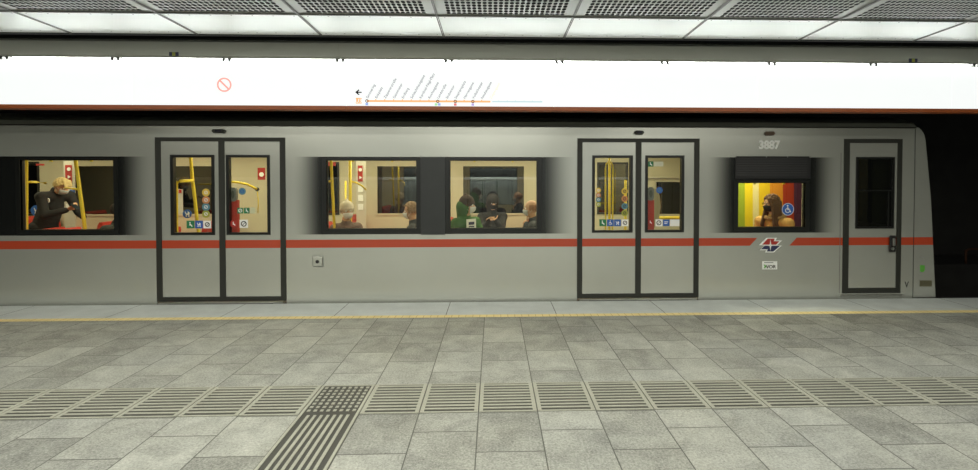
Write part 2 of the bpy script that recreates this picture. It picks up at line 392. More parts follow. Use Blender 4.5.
# ceiling falls gently towards the track
def zc(y): return 3.080 + .030 * (5.15 - y)
def slab(y0, y1, t=.02, x0=XL, x1=XR, dz=0):
    m = MB(); m.prism([(y0, zc(y0) + dz), (y1, zc(y1) + dz), (y1, zc(y1) + t + dz), (y0, zc(y0) + t + dz)], x0, x1, 'x'); return m
perf = MB(); v = [perf.bm.verts.new(p) for p in ((XL, -7.9, zc(-7.9)), (XR, -7.9, zc(-7.9)), (XR, 4.545, zc(4.545)), (XL, 4.545, zc(4.545)))]; perf.bm.faces.new(v)
struct('ceiling', perf, M_PERF)
struct('ceiling_slab', slab(-7.9, 5.15, .1, dz=.35), M_BLACK)
struct('ceiling_strip', slab(4.55, 5.15, .02), M_STRIP)
struct('trim_7', slab(4.535, 4.552, .012, dz=-.010), M_SEAM)
sm = MB(); sm2 = MB()
for k in range(-9, 10):
    x = SEAMC + k * PITCH
    for m_, xa, xb in ((sm, x - .012, x - .002), (sm, x + .004, x + .011)):
        m_.prism([(-7.9, zc(-7.9) - .008), (5.155, zc(5.155) - .008), (5.155, zc(5.155) + .012), (-7.9, zc(-7.9) + .012)], xa, xb, 'x')
struct('trim_8', sm, M_SEAM)
struct('trim_9', MB().box(XL, XR, 5.151, 5.19, 3.07, 3.6), M_BLACKMET)
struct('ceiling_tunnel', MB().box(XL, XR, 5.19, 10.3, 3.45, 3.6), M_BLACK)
# across the hall behind the photographer: silver wall panels, pale ledge, dark wall above
struct('wall_back', MB().box(XL, XR, -8.1, -7.9, 0, 1.45), M_BACK)
struct('trim_10', MB().box(XL, XR, -8.1, -7.84, 1.45, 1.56), M_WHITE)
struct('wall_back_upper', MB().box(XL, XR, -8.2, -7.95, 1.56, 3.6), M_CONC)
# tunnel: bed, far wall, service walkway
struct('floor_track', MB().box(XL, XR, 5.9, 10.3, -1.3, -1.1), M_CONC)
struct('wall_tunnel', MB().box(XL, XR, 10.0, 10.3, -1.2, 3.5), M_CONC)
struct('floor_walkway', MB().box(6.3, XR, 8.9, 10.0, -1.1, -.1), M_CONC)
rail = thing('handrail', (9.5, 9.0, -.1), 'rusty orange tubular handrail in the dark tunnel beyond the end of the train', 'handrail')
M_RUST = mat('rust_paint', (.08, .03, .012), .7, noise=.3)
xr = X(967, 9.0)
obj('rail', MB().tube([(xr, 9.0, Z(251, 9, 967)), (xr + .06, 9.0, Z(249, 9, 967)), (XR - .3, 9.0, Z(249, 9, 967))], .02), M_RUST, rail, True)
for px_ in (xr, xr + 1.3, xr + 2.6): obj('post', MB().tube([(px_, 9, -.1), (px_, 9, Z(250, 9, 967))], .02), M_RUST, rail, True)

# ------------------------------------------------------------------ lit band over the platform edge
YB = 5.5
zb0, zb1 = Z(106.6, YB), Z(57, YB)
edges = [-11.0] + [X(p, YB, 100) for p in (-82, 132.6, 346.3, 553.8, 757, 951.5)] + [X(951.5, YB, 100) + 2.4, 11.0]
labels = [None,
    'plain lit white band panel at the far left edge of the photo',
    'lit white band panel carrying the red crossed prohibition ring',
    'lit white band panel carrying the arrow and the orange route diagram',
    'lit white band panel just right of the route diagram panel, plain',
    'lit white band panel above the single carriage number and cab door, plain',
    'lit white band panel cut off by the right edge of the photo', None]
panels = []
for i in range(len(edges) - 1):
    lab = labels[i] if i < len(labels) else None
    if lab is None: continue
    a, b = edges[i], edges[i + 1]
    t = thing('lit_panel', ((a + b) / 2, YB + .05, zb0 - .05), lab, 'illuminated panel', 'illuminated panels of the band over the platform edge')
    obj('glowing_face', MB().box(a + .004, b - .004, YB, YB + .10, zb0, zb1), M_BAND, t)  # panel face, its glow stands in for light from the tubes
    obj('bottom_rail', MB().box(a + .001, b - .001, YB - .012, YB + .12, Z(110.6, YB), zb0, .004), M_ORANGE, t)
    obj('panel_joint', MB().box(b - .004, b + .002, YB + .002, YB + .09, zb0, zb1), M_BANDEDGE, t)
    obj('housing', MB().box(a, b, YB + .10, YB + .16, zb0, zb1 + .2), M_BLACKMET, t)
    panels.append(t)
# grey lamp covers above the panels, with paired hooks under the lower edge
YC = 5.40
c0, c1 = Z(59.6, YC), Z(41.8, YC)
cx_ = [X(p, YC, 50) for p in (-105, 114.5, 338.8, 557.5, 769.3, 974)]; cx_.append(cx_[-1] + 2.45)
clab = ['grey lamp cover above the leftmost part of the lit band', 'grey lamp cover above the red prohibition ring', 'grey lamp cover above the orange route diagram',
        'grey lamp cover above the plain panel right of the route diagram', 'grey lamp cover with blue and yellow sticker, above the cab door', 'grey lamp cover cut off at the right edge of the photo']
clab[1] = 'grey lamp cover with blue and yellow sticker, above the red prohibition ring'
for i in range(6):
    a, b = cx_[i], cx_[i + 1]
    t = thing('lamp_cover', ((a + b) / 2, YC + .05, c0), clab[i], 'lamp cover', 'lamp covers along the top of the lit band')
    prof = [(YC + .012, c0), (YC, c0 + .02), (YC, c1 - .03), (YC + .03, c1), (YC + .075, c1), (YC + .075, c1 - .01), (YC + .035, c1 - .012), (YC + .012, c1 - .035), (YC + .012, c0 + .02), (YC + .02, c0)]
    obj('cover', MB().prism(prof, a + .0008, b - .0008, 'x'), M_COVER, t)
    obj('lower_lip', MB().box(a + .0008, b - .0008, YC - .004, YC + .02, c0 - .012, c0, .002), M_STEEL, t)
    for q in (a + .02, (a + b) / 2):
        for d in (-.035, .03):
            obj('hook', MB().prism([(q + d - .018, c0 - .01), (q + d + .018, c0 - .01), (q + d + .012, c0 - .045), (q + d - .002, c0 - .045)], YC - .02, YC + .03), M_DARKSTEEL, t)
    for p in ((174.0, 54.2), (913.0, 60.5)):
        sx_, sz_ = at(*p, YC)
        if a < sx_ < b:
            st_ = obj('sticker', MB().box(sx_ - .05, sx_ + .05, YC - .004, YC, sz_ - .022, sz_ + .022), M_NAVY, t)
            obj('emblem', MB().box(sx_ - .017, sx_ + .017, YC - .006, YC - .002, sz_ - .02, sz_ + .02), M_LIME, st_)
struct('trim_11', MB().box(XL, XR, YC + .03, YB + .16, c1 + .003, c1 + .02), M_BLACKMET)
hang = MB()
for k in range(-4, 5): hang.box(k * 2.4 - .03, k * 2.4 + .03, 5.55, 5.6, c1, 3.5)
struct('trim_12', hang, M_BLACKMET)
# printing on the band
yp = YB - .003
ring = panels[1]; x_, z_ = at(224.3, 84.8, YB)
o = obj('prohibition_ring', MB().ring(x_, z_, .063, .080, yp, YB), M_P_RED, ring)
L = .068 * .7071
obj('prohibition_bar', MB().prism([(x_ - L - .007, z_ + L - .007), (x_ - L + .007, z_ + L + .007), (x_ + L + .007, z_ - L + .007), (x_ + L - .007, z_ - L - .007)], yp, YB), M_P_RED, ring)
dg = panels[2]
ax, az = at(358.5, 92.3, YB)
obj('arrow', MB().box(ax - .02, ax + .035, yp, YB, az - .006, az + .006).prism([(ax - .036, az), (ax + .002, az + .032), (ax + .012, az + .026), (ax - .012, az), (ax + .012, az - .026), (ax + .002, az - .032)], yp - .001, YB), M_P_BLACK, dg)
bx, bz = at(358.7, 100.7, YB)
lb = obj('line_badge', MB().box(bx - .033, bx + .033, yp, YB, bz - .032, bz + .032), M_P_ORANGE, dg)
text('badge_text', 'U3', .045, bx, bz - .022, yp - .001, M_P_WHITE, lb, align='CENTER', depth=.001)
lx0, lz = at(367, 101, YB); lx1 = X(490.4, YB, 101); lx2 = X(542.5, YB, 101)
obj('route_line', MB().box(lx0, lx1, yp, YB, lz - .0105, lz + .0105), M_P_ORANGE, dg)
obj('passed_route_line', MB().box(lx1 + .02, lx2, yp, YB, lz - .008, lz + .008), M_P_PALE, dg)
names = ['Simmering', 'Enkplatz', 'Zippererstraße', 'Gasometer', 'Erdberg', 'Schlachthausgasse', 'Kardinal-Nagl-Platz', 'Rochusgasse', 'Landstraße', 'Stubentor', 'Stephansplatz', 'Herrengasse', 'Volkstheater', 'Neubaugasse', 'Zieglergasse',
         'Westbahnhof', 'Schweglerstraße', 'Johnstraße', 'Hütteldorfer Straße', 'Kendlerstraße', 'Ottakring']
lens = [10, 9, 17, 12, 9, 20, 20, 15, 13, 12, 16, 13, 13, 16, 12]
for i, nm in enumerate(names[:15]):
    sx_ = lx0 + (lx1 - lx0) * i / 14
    if i in (0, 8, 10, 12):
        obj('interchange_mark', MB().ring(sx_, lz, .011, .018, yp - .002, YB), M_P_BLACK, dg)
        for j, mm in enumerate({0: [M_P_BLUE], 8: [M_P_GREEN, M_P_BLUE], 10: [M_P_CRIM], 12: [M_P_VIOLET]}[i]):
            obj('connection_mark', MB().box(sx_ - .016 + j * .036 - (.018 if i == 8 else 0), sx_ + .014 + j * .036 - (.018 if i == 8 else 0), yp - .001, YB, lz - .048, lz - .022), mm, dg)
    elif i < 14: obj('station_tick', MB().box(sx_ - .006, sx_ + .006, yp - .001, YB, lz, lz + .02), M_P_ORANGE, dg)
    h = .030; o = text('station_name', nm, h * min(1, 20 * (lens[i] + 1) / (len(nm) * 14)),  sx_ + .012, lz + .026, yp, M_P_GREY if i < 14 else M_P_PEACH, dg, rot=R(-61), depth=.0005, bold=.0006)
for i in range(6):
    sx_ = lx1 + (lx2 - lx1) * (i + 1) / 6.2
    obj('station_tick', MB().box(sx_ - .005, sx_ + .005, yp - .001, YB, lz, lz + .016), M_P_PALE, dg)

# ------------------------------------------------------------------ the carriage
YF = 8.86                                          # far side
train = thing('subway_car', (-3.4, (YT + YF) / 2, 0), 'silver underground railway carriage with a red waist stripe standing at the platform', 'train')
SH = -5.27                                         # one door bay to the left
TX0, TX1 = -10.4, X(914.5, YT)
def zr(a, b): return (Z(b, YT), Z(a, YT))
wz0, wz1 = Z(228.6, YT), Z(160.3, YT)
WIN = [(X(20.5, YT), X(113.8, YT)), (X(326.6, YT), X(416.4, YT)), (X(449.8, YT), X(537.2, YT))]
D1 = (-4.205, -2.612); D2 = (1.072, 2.655); DZ0, DZ1 = .028, 2.078
CAB = (X(843, YT, 215), X(901, YT, 215)); CZ0, CZ1 = Z(292.8, YT, 870), Z(139, YT, 870)
W4 = (X(738.2, YT), X(805.4, YT), Z(227.3, YT, 770), Z(182.7, YT, 770))
holes = [(a, b, wz0, wz1) for a, b in WIN] + [(D1[0], D1[1], -.02, DZ1), (D2[0], D2[1], -.02, DZ1), W4, (CAB[0], CAB[1], CZ0, CZ1)]
TOP = 2.222
obj('body_side', MB().holed(TX0, TX1 - .006, -.02, TOP, YT, YT + .05, holes), M_BODY, train)
fw = [(X0_, X1_, .92, 1.775) for X0_, X1_ in ((-7.42, -6.31), (-5.87, -4.76), (-2.10, -.985), (-.552, .556))] + [(X(656, 8.75), X(681, 8.75), Z(214, 8.75, 668), Z(182, 8.75, 668))]
fd = [(a, b, .93, 1.82) for a, b in ((-9.25, -8.75), (-8.55, -8.05), (-3.99, -3.47), (-3.32, -2.81), (1.29, 1.80), (1.93, 2.44))]
obj('far_side', MB().holed(TX0, TX1 - .006, -.02, TOP, YF - .05, YF, fw + fd), M_LEAF, train)
roof = [(YT, TOP), (YT + .06, TOP + .07), (YT + .2, TOP + .13), (YT + .45, TOP + .20), (YT + .9, TOP + .25), (YF - .9, TOP + .25), (YF - .45, TOP + .20), (YF - .2, TOP + .13), (YF - .06, TOP + .07), (YF, TOP)]
inner = [(y if i not in (0, 9) else (y + .05 if i == 0 else y - .05), z - .05) for i, (y, z) in enumerate(roof)]
obj('roof', MB().prism(roof + inner[::-1], TX0, TX1 + .03, 'x'), M_ROOF, train)
obj('gutter', MB().box(TX0, TX1, YT - .012, YT + .01, TOP - .004, TOP + .012, .003), M_DARKSTEEL, train)
obj('carriage_floor', MB().box(TX0, TX1, YT + .05, YF - .05, -.08, -.02), M_TRFLOOR, train)
obj('underframe', MB().box(TX0, TX1 + .1, YT + .12, YF - .12, -.95, -.08), M_BLACKMET, train)
obj('end_wall', MB().box(TX0 - .04, TX0, YT, YF, -.02, TOP), M_BODY, train)
obj('cab_wall', MB().box(4.93, 4.97, YT + .05, YF - .05, -.02, 2.2), M_BLACKMET, train)
obj('carriage_ceiling', MB().box(TX0, 4.93, YT + .05, YF - .05, 2.16, 2.19), M_CREAM, train)
# nose
z0n = Z(297.5, YT, 914); nose = [(TX1 + .006, z0n), (X(937.6, YT, 297), z0n), (X(931, YT, 200), Z(200, YT, 929)), (X(927.6, YT, 140), Z(140, YT, 925)), (X(926.2, YT, 134), Z(134, YT, 924)), (X(923.2, YT, 129.5), Z(129.5, YT, 921)), (X(917, YT, 127.5), Z(127, YT, 917)), (TX1 + .006, TOP)]
m = MB().prism(nose, YT, YF); bmesh.ops.bevel(m.bm, geom=[e for e in m.bm.edges if abs(e.verts[0].co.y - e.verts[1].co.y) < .01 and max(e.verts[0].co.x, e.verts[1].co.x) > TX1 + .1 and min(e.verts[0].co.x, e.verts[1].co.x) > TX1 + .05], offset=.03, segments=3, affect='EDGES')
nose_o = obj('nose', m, M_LEAF, train)
obj('windscreen', MB().prism([(X(931, YT, 200) + .01, 1.0), (X(931, YT, 200) + .03, 1.0), (X(925, YT, 140) + .03, 1.95), (X(925, YT, 140) + .01, 1.95)], YT + .25, YF - .25), M_WFRAME, nose_o)
for yy in (YT + .45, YF - .45): obj('headlight', MB().ball((X(934, YT, 260), yy, .45), .09, 2, (.5, 1, 1)), M_STEEL, nose_o, True)
obj('skirt', MB().box(TX1, X(935.4, YT, 298), YT + .015, YF, -.06, z0n - .012), M_BODY, train)
obj('nose_seam', MB().box(TX1 - .008, TX1 + .006, YT + .004, YT + .03, z0n, TOP - .01).box(TX1, X(935, YT, 297), YT + .004, YT + .03, z0n - .014, z0n), M_BLK, train)
# cream lining on the inside of both walls
obj('side_lining', MB().holed(TX0, 4.3, -.02, 2.16, YT + .052, YT + .07, [(a - .005, b + .005, wz0 - .005, wz1 + .005) for a, b in WIN] + [(D1[0], D1[1], -.03, DZ1), (D2[0], D2[1], -.03, DZ1), W4]), M_CREAM, train)
obj('far_lining', MB().holed(TX0, 4.9, -.02, 2.16, YF - .11, YF - .052, fw + fd), M_CREAM, train)
for i, (a, b, c_, d_) in enumerate(fw):
    t = obj('far_window', MB().holed(a - .035, b + .035, c_ - .035, d_ + .035, YF - .125, YF - .10, [(a, b, c_, d_)]), M_CREAM, train)
    obj('pane', MB().box(a, b, YF - .09, YF - .08, c_, d_), M_DGLASS, t)
for i, (a, b, c_, d_) in enumerate(fd):
    t = obj('far_door_window', MB().holed(a - .03, b + .03, c_ - .03, d_ + .03, YF - .125, YF - .10, [(a, b, c_, d_)]), M_RUBBER, train)
    obj('pane', MB().box(a, b, YF - .09, YF - .08, c_, d_), M_DGLASS, t)
# side windows: black frame, pane, catch marks
def side_window(a, b, z0, z1, lab=None):
    fr = obj('side_window', MB().holed(a - .055, b + .055, z0 - .05, z1 + .028, YT - .006, YT + .02, [(a, b, z0, z1)]).holed(a - .004, b + .004, z0 - .004, z1 + .004, YT + .02, YT + .055, [(a + .006, b - .006, z0 + .006, z1 - .006)]), M_WFRAME, train)
    obj('pane', MB().box(a - .002, b + .002, YT + .008, YT + .014, z0 - .002, z1 + .002), M_GLASS, fr)
    for q in (.28, .72): obj('catch', MB().box(a + (b - a) * q - .012, a + (b - a) * q + .012, YT + .05, YT + .075, z1 - .022, z1 + .0), M_POLE, fr)
    return fr
for a, b in WIN: side_window(a, b, wz0, wz1)
side_window(W4[0], W4[1], W4[2], W4[3])
obj('window_pillar', MB().box(X(420.5, YT), X(445, YT), YT - .004, YT + .002, Z(234.5, YT), Z(157, YT)), M_PILLAR, train)
# louvre over the small window
la, lb_, lz0, lz1 = X(734.8, YT), X(810, YT), Z(178.6, YT, 770), Z(156.3, YT, 770)
lv = obj('vent_louver', MB().holed(la, lb_, lz0, lz1, YT - .008, YT + .0, [(la + .02, lb_ - .02, lz0 + .02, lz1 - .02)]).box(la, lb_, YT - .001, YT + .001, lz0, lz1), M_LOUVER, train)
for k in range(8):
    z = lz0 + .035 + k * (lz1 - lz0 - .06) / 7.6
    obj('slat', MB().prism([(YT - .006, z), (YT - .001, z + .022), (YT + .001, z + .02), (YT - .004, z - .003)], la + .02, lb_ - .02, 'x'), M_LOUVER, lv)
for q in (la + .006, (la + lb_) / 2 - .09, (la + lb_) / 2 + .19, lb_ - .012): obj('screw', MB().ball((q, YT - .009, lz1 - .008), .006, 1), M_STEEL, lv)

def leaf(a, b, g0, g1, gz0, gz1, left):
    """one door leaf: silver panel, rubber edge, window frame and pane"""
    L = obj('door_leaf', MB().holed(a + .004, b - .004, DZ0, DZ1 - .004, YT + .0, YT + .045, [(g0 - .005, g1 + .005, gz0 - .005, gz1 + .005)]), M_LEAF, train)
    ea, eb = (.066, .036) if left else (.036, .066)
    obj('rubber_edge', MB().holed(a, b, DZ0 - .004, DZ1, YT - .010, YT - .001, [(a + ea, b - eb, DZ0 + .052, DZ1 - .050)]), M_RUBBER, L)
    obj('window_frame', MB().holed(g0 - .036, g1 + .036, gz0 - .03, gz1 + .032, YT - .008, YT + .052, [(g0, g1, gz0, gz1)]), M_WFRAME, L)
    obj('pane', MB().box(g0, g1, YT + .02, YT + .026, gz0, gz1), M_GLASS, L)
    return L
def sticker(parent, px, py, kind, m, w=.05, h=None, Y=None, mark=None):
    """a decal stuck on the inner face of the glass"""
    Y = Y or YT + .019; x, z = at(px, py, Y); h = h or w
    if kind == 'round': o = obj('round_sticker', MB().disc(x, z, w, Y - .002, Y), m, parent)
    else: o = obj('sticker', MB().box(x - w, x + w, Y - .002, Y, z - h, z + h), m, parent)
    return o
def glyph(parent, px, py, which, m, s=.03, Y=None):
    """simple pictograms"""
    Y = Y or YT + .0165; x, z = at(px, py, Y); b = MB(); a, c = Y - .002, Y
    if which == 'person':      # seated figure
        b.disc(x - s * .2, z + s * .65, s * .22, a, c, 12).prism([(x - s * .35, z + s * .35), (x, z + s * .35), (x + s * .1, z - s * .1), (x + s * .5, z - s * .1), (x + s * .6, z - s * .8), (x + s * .35, z - s * .8), (x + s * .25, z - s * .35), (x - s * .35, z - s * .35)], a, c)
    elif which == 'wheelchair':
        b.disc(x - s * .05, z + s * .75, s * .17, a, c, 12).ring(x - s * .05, z - s * .25, s * .38, s * .52, a, c, 20).prism([(x - s * .1, z + s * .5), (x + s * .08, z + s * .5), (x + s * .1, z), (x + s * .45, z), (x + s * .7, z - s * .6), (x + s * .5, z - s * .65), (x + s * .32, z - s * .15), (x - s * .1, z - s * .15)], a, c)
    elif which == 'circle': b.ring(x, z, s * .55, s * .8, a, c, 20).prism([(x - s * .5, z - s * .4), (x - s * .4, z - s * .5), (x + s * .5, z + s * .4), (x + s * .4, z + s * .5)], a, c)
    elif which == 'pram': b.prism([(x - s * .7, z + s * .6), (x - s * .5, z + s * .6), (x - s * .3, z + s * .1), (x + s * .1, z + s * .1), (x + s * .1, z + s * .7), (x + s * .6, z + s * .3), (x + s * .5, z - s * .3), (x - s * .35, z - s * .3)], a, c).disc(x - s * .3, z - s * .6, s * .2, a, c, 12).disc(x + s * .4, z - s * .6, s * .2, a, c, 12)
    elif which == 'bars': b.box(x - s * .7, x + s * .7, a, c, z + s * .2, z + s * .5).box(x - s * .7, x + s * .4, a, c, z - s * .4, z - s * .1)
    return obj('pictogram', b, m, parent)
def grab_unit(parent, px, top, bot, cx, cz):
    """red edge post with a grey push pad and a round symbol, on the inside of the leaf"""
    Y = YT + .05
    x0, x1 = X(px - 3.6, Y), X(px + 3.9, Y)
    u = obj('red_edge_guard', MB().box(x0, x1, Y, Y + .05, Z(bot, Y, px), Z(200, Y, px), .004), M_SEAT, parent)
    x, z = at(cx, cz, Y); obj('grey_pad', MB().prism([(x + .042 * math.copysign(abs(math.cos(t)) ** .6, math.cos(t)), z + .088 * math.copysign(abs(math.sin(t)) ** .6, math.sin(t))) for t in [2 * math.pi * i / 24 for i in range(24)]], Y - .012, Y + .03), M_SHELL, u)
    obj('pad_inset', MB().prism([(x + .022 * math.cos(t), z + .05 * math.sin(t)) for t in [2 * math.pi * i / 20 for i in range(20)]], Y - .016, Y - .01), mat('pad_grey', (.11, .11, .10), .5), u)
m1 = (D1[0] + D1[1]) / 2 + .012; m2 = (D2[0] + D2[1]) / 2
LA = leaf(D1[0], m1, X(173.6, YT), X(211.8, YT), Z(231.5, YT), Z(157.8, YT), True)
LB = leaf(m1, D1[1], X(229.3, YT), X(267.3, YT), Z(231.5, YT), Z(157.8, YT), False)
LC = leaf(D2[0], m2, X(594.8, YT), X(629.9, YT), Z(230.3, YT, 612), Z(157.9, YT, 612), True)
LD = leaf(m2, D2[1], X(647.8, YT), X(681.3, YT), Z(230.0, YT, 665), Z(157.9, YT, 665), False)
for q, mm in ((192.5, M_YEL), (200, M_ORG), (207, M_TEAL), (214, M_LIME)):
    o = sticker(LA, 206, q, 'round', mm, .048); glyph(o, 206, q, 'circle', M_WHITE, .028)
for q, mm, g in ((190.6, M_GREEN, 'person'), (199, M_BLUE, 'pram'), (207.3, M_WHITE, 'circle')):
    o = sticker(LA, q, 224.5, 'sq', mm, .048); glyph(o, q, 224.5, g, M_WHITE if mm is not M_WHITE else M_BLK, .036)
grab_unit(LB, 233.6, 200, 233, 233.4, 194.5)
o = sticker(LB, 242.3, 191.3, 'round', M_TEAL, .045); glyph(o, 242.3, 191.3, 'circle', M_BLUE, .03)
o = sticker(LB, 233.8, 223.8, 'round', M_RED, .048, Y=YT + .019); glyph(o, 233.8, 223.8, 'person', M_WHITE, .03)
o = sticker(LB, 243.8, 223.8, 'sq', M_WHITE, .052); glyph(o, 243.8, 223.8, 'circle', M_BLK, .044)
for q, mm, g in ((240.3, M_GREEN, 'circle'), (246.8, M_GREEN, 'person')):
    o = sticker(LB, q, 210.6, 'sq', mm, .036); glyph(o, q, 210.6, g, M_WHITE, .03)
o = sticker(LB, 252.5, 210.4, 'sq', mat('cream_print', (.6, .62, .4), .5), .038)
for q, mm in ((190.3, M_YEL), (195.2, M_ORG), (199.6, M_TEAL), (204.3, M_LIME)):
    o = sticker(LC, 598.4, q, 'round', mm, .033); glyph(o, 598.4, q, 'circle', M_WHITE, .02)
for q, mm in ((191.3, M_YEL), (198.8, M_ORG), (206.2, M_TEAL), (213, M_LIME)):
    o = sticker(LC, 624.6, q, 'round', mm, .041); glyph(o, 624.6, q, 'circle', M_BLK, .026)
for q, mm, g in ((602.8, M_GREEN, 'person'), (610.3, M_BLUE, 'wheelchair'), (617.5, M_BLUE, 'pram'), (625, M_WHITE, 'circle')):
    o = sticker(LC, q, 222.8, 'sq', mm, .044); glyph(o, q, 222.8, g, M_WHITE if mm is not M_WHITE else M_BLK, .034)
grab_unit(LD, 650.5, 200, 231, 650.6, 193.8)
o = sticker(LD, 659.4, 190.2, 'round', M_BLUE, .042); glyph(o, 659.4, 190.2, 'circle', M_TEAL, .03)
o = sticker(LD, 650.6, 222.3, 'round', M_RED, .034); glyph(o, 650.6, 222.3, 'person', M_WHITE, .024)
o = sticker(LD, 658.9, 222.8, 'sq', M_WHITE, .046); glyph(o, 658.9, 222.8, 'circle', M_BLK, .04)
o = sticker(LD, 666.2, 222.8, 'sq', M_BLUE, .042); glyph(o, 666.2, 222.8, 'bars', M_WHITE, .034)
o = sticker(LD, 674.7, 222.8, 'sq', M_WHITE, .062, .044)
o = sticker(LD, 650.8, 164, 'sq', M_GREEN, .034); glyph(o, 650.8, 164, 'person', M_WHITE, .03)
o = sticker(LD, 658.5, 164, 'sq', mat('ivory_print', (.65, .66, .5), .5), .062, .03)
# sills, door lamps
for a, b in ((D1[0] + .03, D1[1] - .03), (D2[0] + .03, D2[1] - .03)):
    s_ = obj('door_sill', MB().box(a, b, YT - .035, YT + .05, -.012, .018, .003), M_STEEL, train)
    obj('sill_lip', MB().box(a + .12, b - .12, YT - .045, YT - .030, -.016, .000, .002), M_RUBBER, s_)
for px_, py_, hw in ((219.3, 131.2, .082), (638.8, 132.7, .064), (769, 133.6, .068)):
    x, z = at(px_, py_, YT); w = hw
    g = obj('indicator_lamp', MB().prism([(x - w, z), (x - w + .02, z + .024), (x + w - .02, z + .024), (x + w, z), (x + w - .025, z - .026), (x - w + .025, z - .026)], YT - .03, YT + .01), M_RUBBER if px_ < 700 else mat('brown_lens', (.09, .055, .03), .4), train)
    if px_ < 700: obj('lens', MB().box(x - w * .45, x + w * .45, YT - .036, YT - .028, z - .008, z + .01, .003), mat('dark_lens', (.03, .03, .05), .2), g)
# cab door
cab = obj('cab_door', MB().holed(CAB[0] + .003, CAB[1] - .003, CZ0, CZ1, YT + .002, YT + .045, [(X(856.4, YT), X(893, YT), Z(227.5, YT, 875), Z(158, YT, 875))]), M_LEAF, train)
obj('rubber_edge', MB().holed(CAB[0], CAB[1], CZ0 - .002, CZ1, YT - .01, YT + .001, [(CAB[0] + .075, CAB[1] - .06, CZ0 + .065, CZ1 - .052)]), M_RUBBER, cab)
ca, cb, cc, cd = X(857.4, YT), X(892, YT), Z(226.5, YT, 875), Z(159, YT, 875)
obj('window_frame', MB().holed(ca - .025, cb + .025, cc - .025, cd + .025, YT - .012, YT + .03, [(ca, cb, cc, cd)]).box(ca, cb, YT - .006, YT + .02, Z(191.2, YT, 875), Z(190.0, YT, 875)).box(cb - .05, cb - .035, YT - .004, YT + .02, cc, Z(191, YT, 875)), M_WFRAME, cab)
obj('pane', MB().box(ca, cb, YT + .008, YT + .014, cc, cd), M_CGLASS, cab)
hx, hz = at(891.2, 243, YT)
h = obj('lock_plate', MB().box(hx - .042, hx + .042, YT - .028, YT - .016, hz - .115, hz + .1, .008), M_BLK, cab)
obj('door_handle', MB().box(hx - .012, hx + .018, YT - .05, YT - .026, hz - .03, hz + .065, .005).disc(hx - .005, hz - .07, .02, YT - .036, YT - .026), M_STEEL, cab)
obj('cab_sill', MB().box(CAB[0] - .03, CAB[1] + .03, YT - .02, YT + .02, CZ0 - .035, CZ0 - .018, .004), M_STEEL, train)
obj('panel_joint', MB().box(CAB[0] - .04, CAB[0] - .032, YT - .001, YT + .01, CZ0, 1.9), M_SEAM, train)
# driver seat side is dark: bulkhead just inside the cab glass
obj('cab_blind', MB().box(5.05, 5.45, YT + .12, YT + .15, .6, 1.95), M_CREAMD, train)
# lettering and emblem
text('car_number', '3887', .105, X(768.7, YT), Z(148.6, YT, 768), YT - .001, M_WHITE, train, align='CENTER', sx=.95, bold=.006)
text('letter_mark', 'V', .085, X(906.6, YT, 284), Z(287.6, YT, 906), YT - .001, M_BLK, train, align='CENTER', sx=.75)
def poly(name, pts, m, parent, d):
    return obj(name, MB().prism([at(px, py, YT) for px, py in pts], YT - d, YT + .001), m, parent)
em = poly('emblem', [(759.0, 245.0), (766.5, 237.8), (776.8, 237.8), (775.6, 240.4), (782.0, 240.4), (777.2, 245.2), (781.8, 245.6), (773.8, 252.4), (765.2, 252.4), (766.0, 250.2), (759.6, 250.2), (764.2, 245.6)], M_WHITE, train, .002)
poly('red_arrow', [(762.0, 244.6), (767.6, 238.6), (774.6, 238.6), (773.4, 241.2), (779.3, 241.2), (776.0, 244.6)], M_RED, em, .004)
poly('navy_arrow', [(760.9, 249.2), (764.6, 245.7), (780.0, 245.7), (773.2, 251.5), (766.8, 251.5), (767.8, 249.2)], M_NAVY, em, .004)
poly('star', [(770.2, 239.5), (771.0, 244.3), (774.6, 245.2), (771.0, 246.1), (770.2, 250.8), (769.5, 246.1), (765.8, 245.2), (769.5, 244.3)], M_WHITE, em, .006)
lb2 = poly('paper_label', [(762.2, 261.2), (777.2, 261.2), (777.2, 269.4), (762.2, 269.4)], M_WHITE, train, .002)
text('label_text', 'VOR', .044, X(766.6, YT), Z(268.3, YT, 770), YT - .003, M_BLK, lb2, bold=.001, sx=1.05)
poly('green_tick', [(763.4, 264.6), (764.8, 264.6), (766.2, 266.4), (764.8, 268.2), (763.4, 268.2), (764.6, 266.4)], M_LIMEGREEN, lb2, .004)
poly('small_print', [(764, 262.1), (773.2, 262.1), (773.2, 262.8), (764, 262.8)], M_SHELL, lb2, .003)
# socket plate on the side
sx_, sz_ = at(317.9, 261.1, YT)
so = obj('socket_plate', MB().box(sx_ - .062, sx_ + .062, YT - .02, YT + .001, sz_ - .064, sz_ + .064, .014), M_LEAF, train)
obj('socket_recess', MB().holed(sx_ - .066, sx_ + .068, sz_ - .072, sz_ + .066, YT - .006, YT + .001, [(sx_ - .058, sx_ + .056, sz_ - .054, sz_ + .06)]), M_SHELL, so)
obj('socket_hole', MB().disc(sx_, sz_ - .004, .022, YT - .024, YT - .018), M_BLK, so)
# marks on the nose
poly('green_sticker', [(920.0, 265.2), (924.6, 265.2), (924.6, 270.6), (922.8, 272.4), (920.0, 271.4)], M_LIMEGREEN, nose_o, .002)
poly('tiny_mark', [(920.4, 256.2), (924.0, 256.8), (923.6, 257.9), (920.4, 257.6)], M_SHELL, nose_o, .002)
bp = poly('brass_plate', [(919.6, 280.4), (931.6, 280.4), (931.6, 286.4), (919.6, 286.4)], M_BRONZE, nose_o, .004)
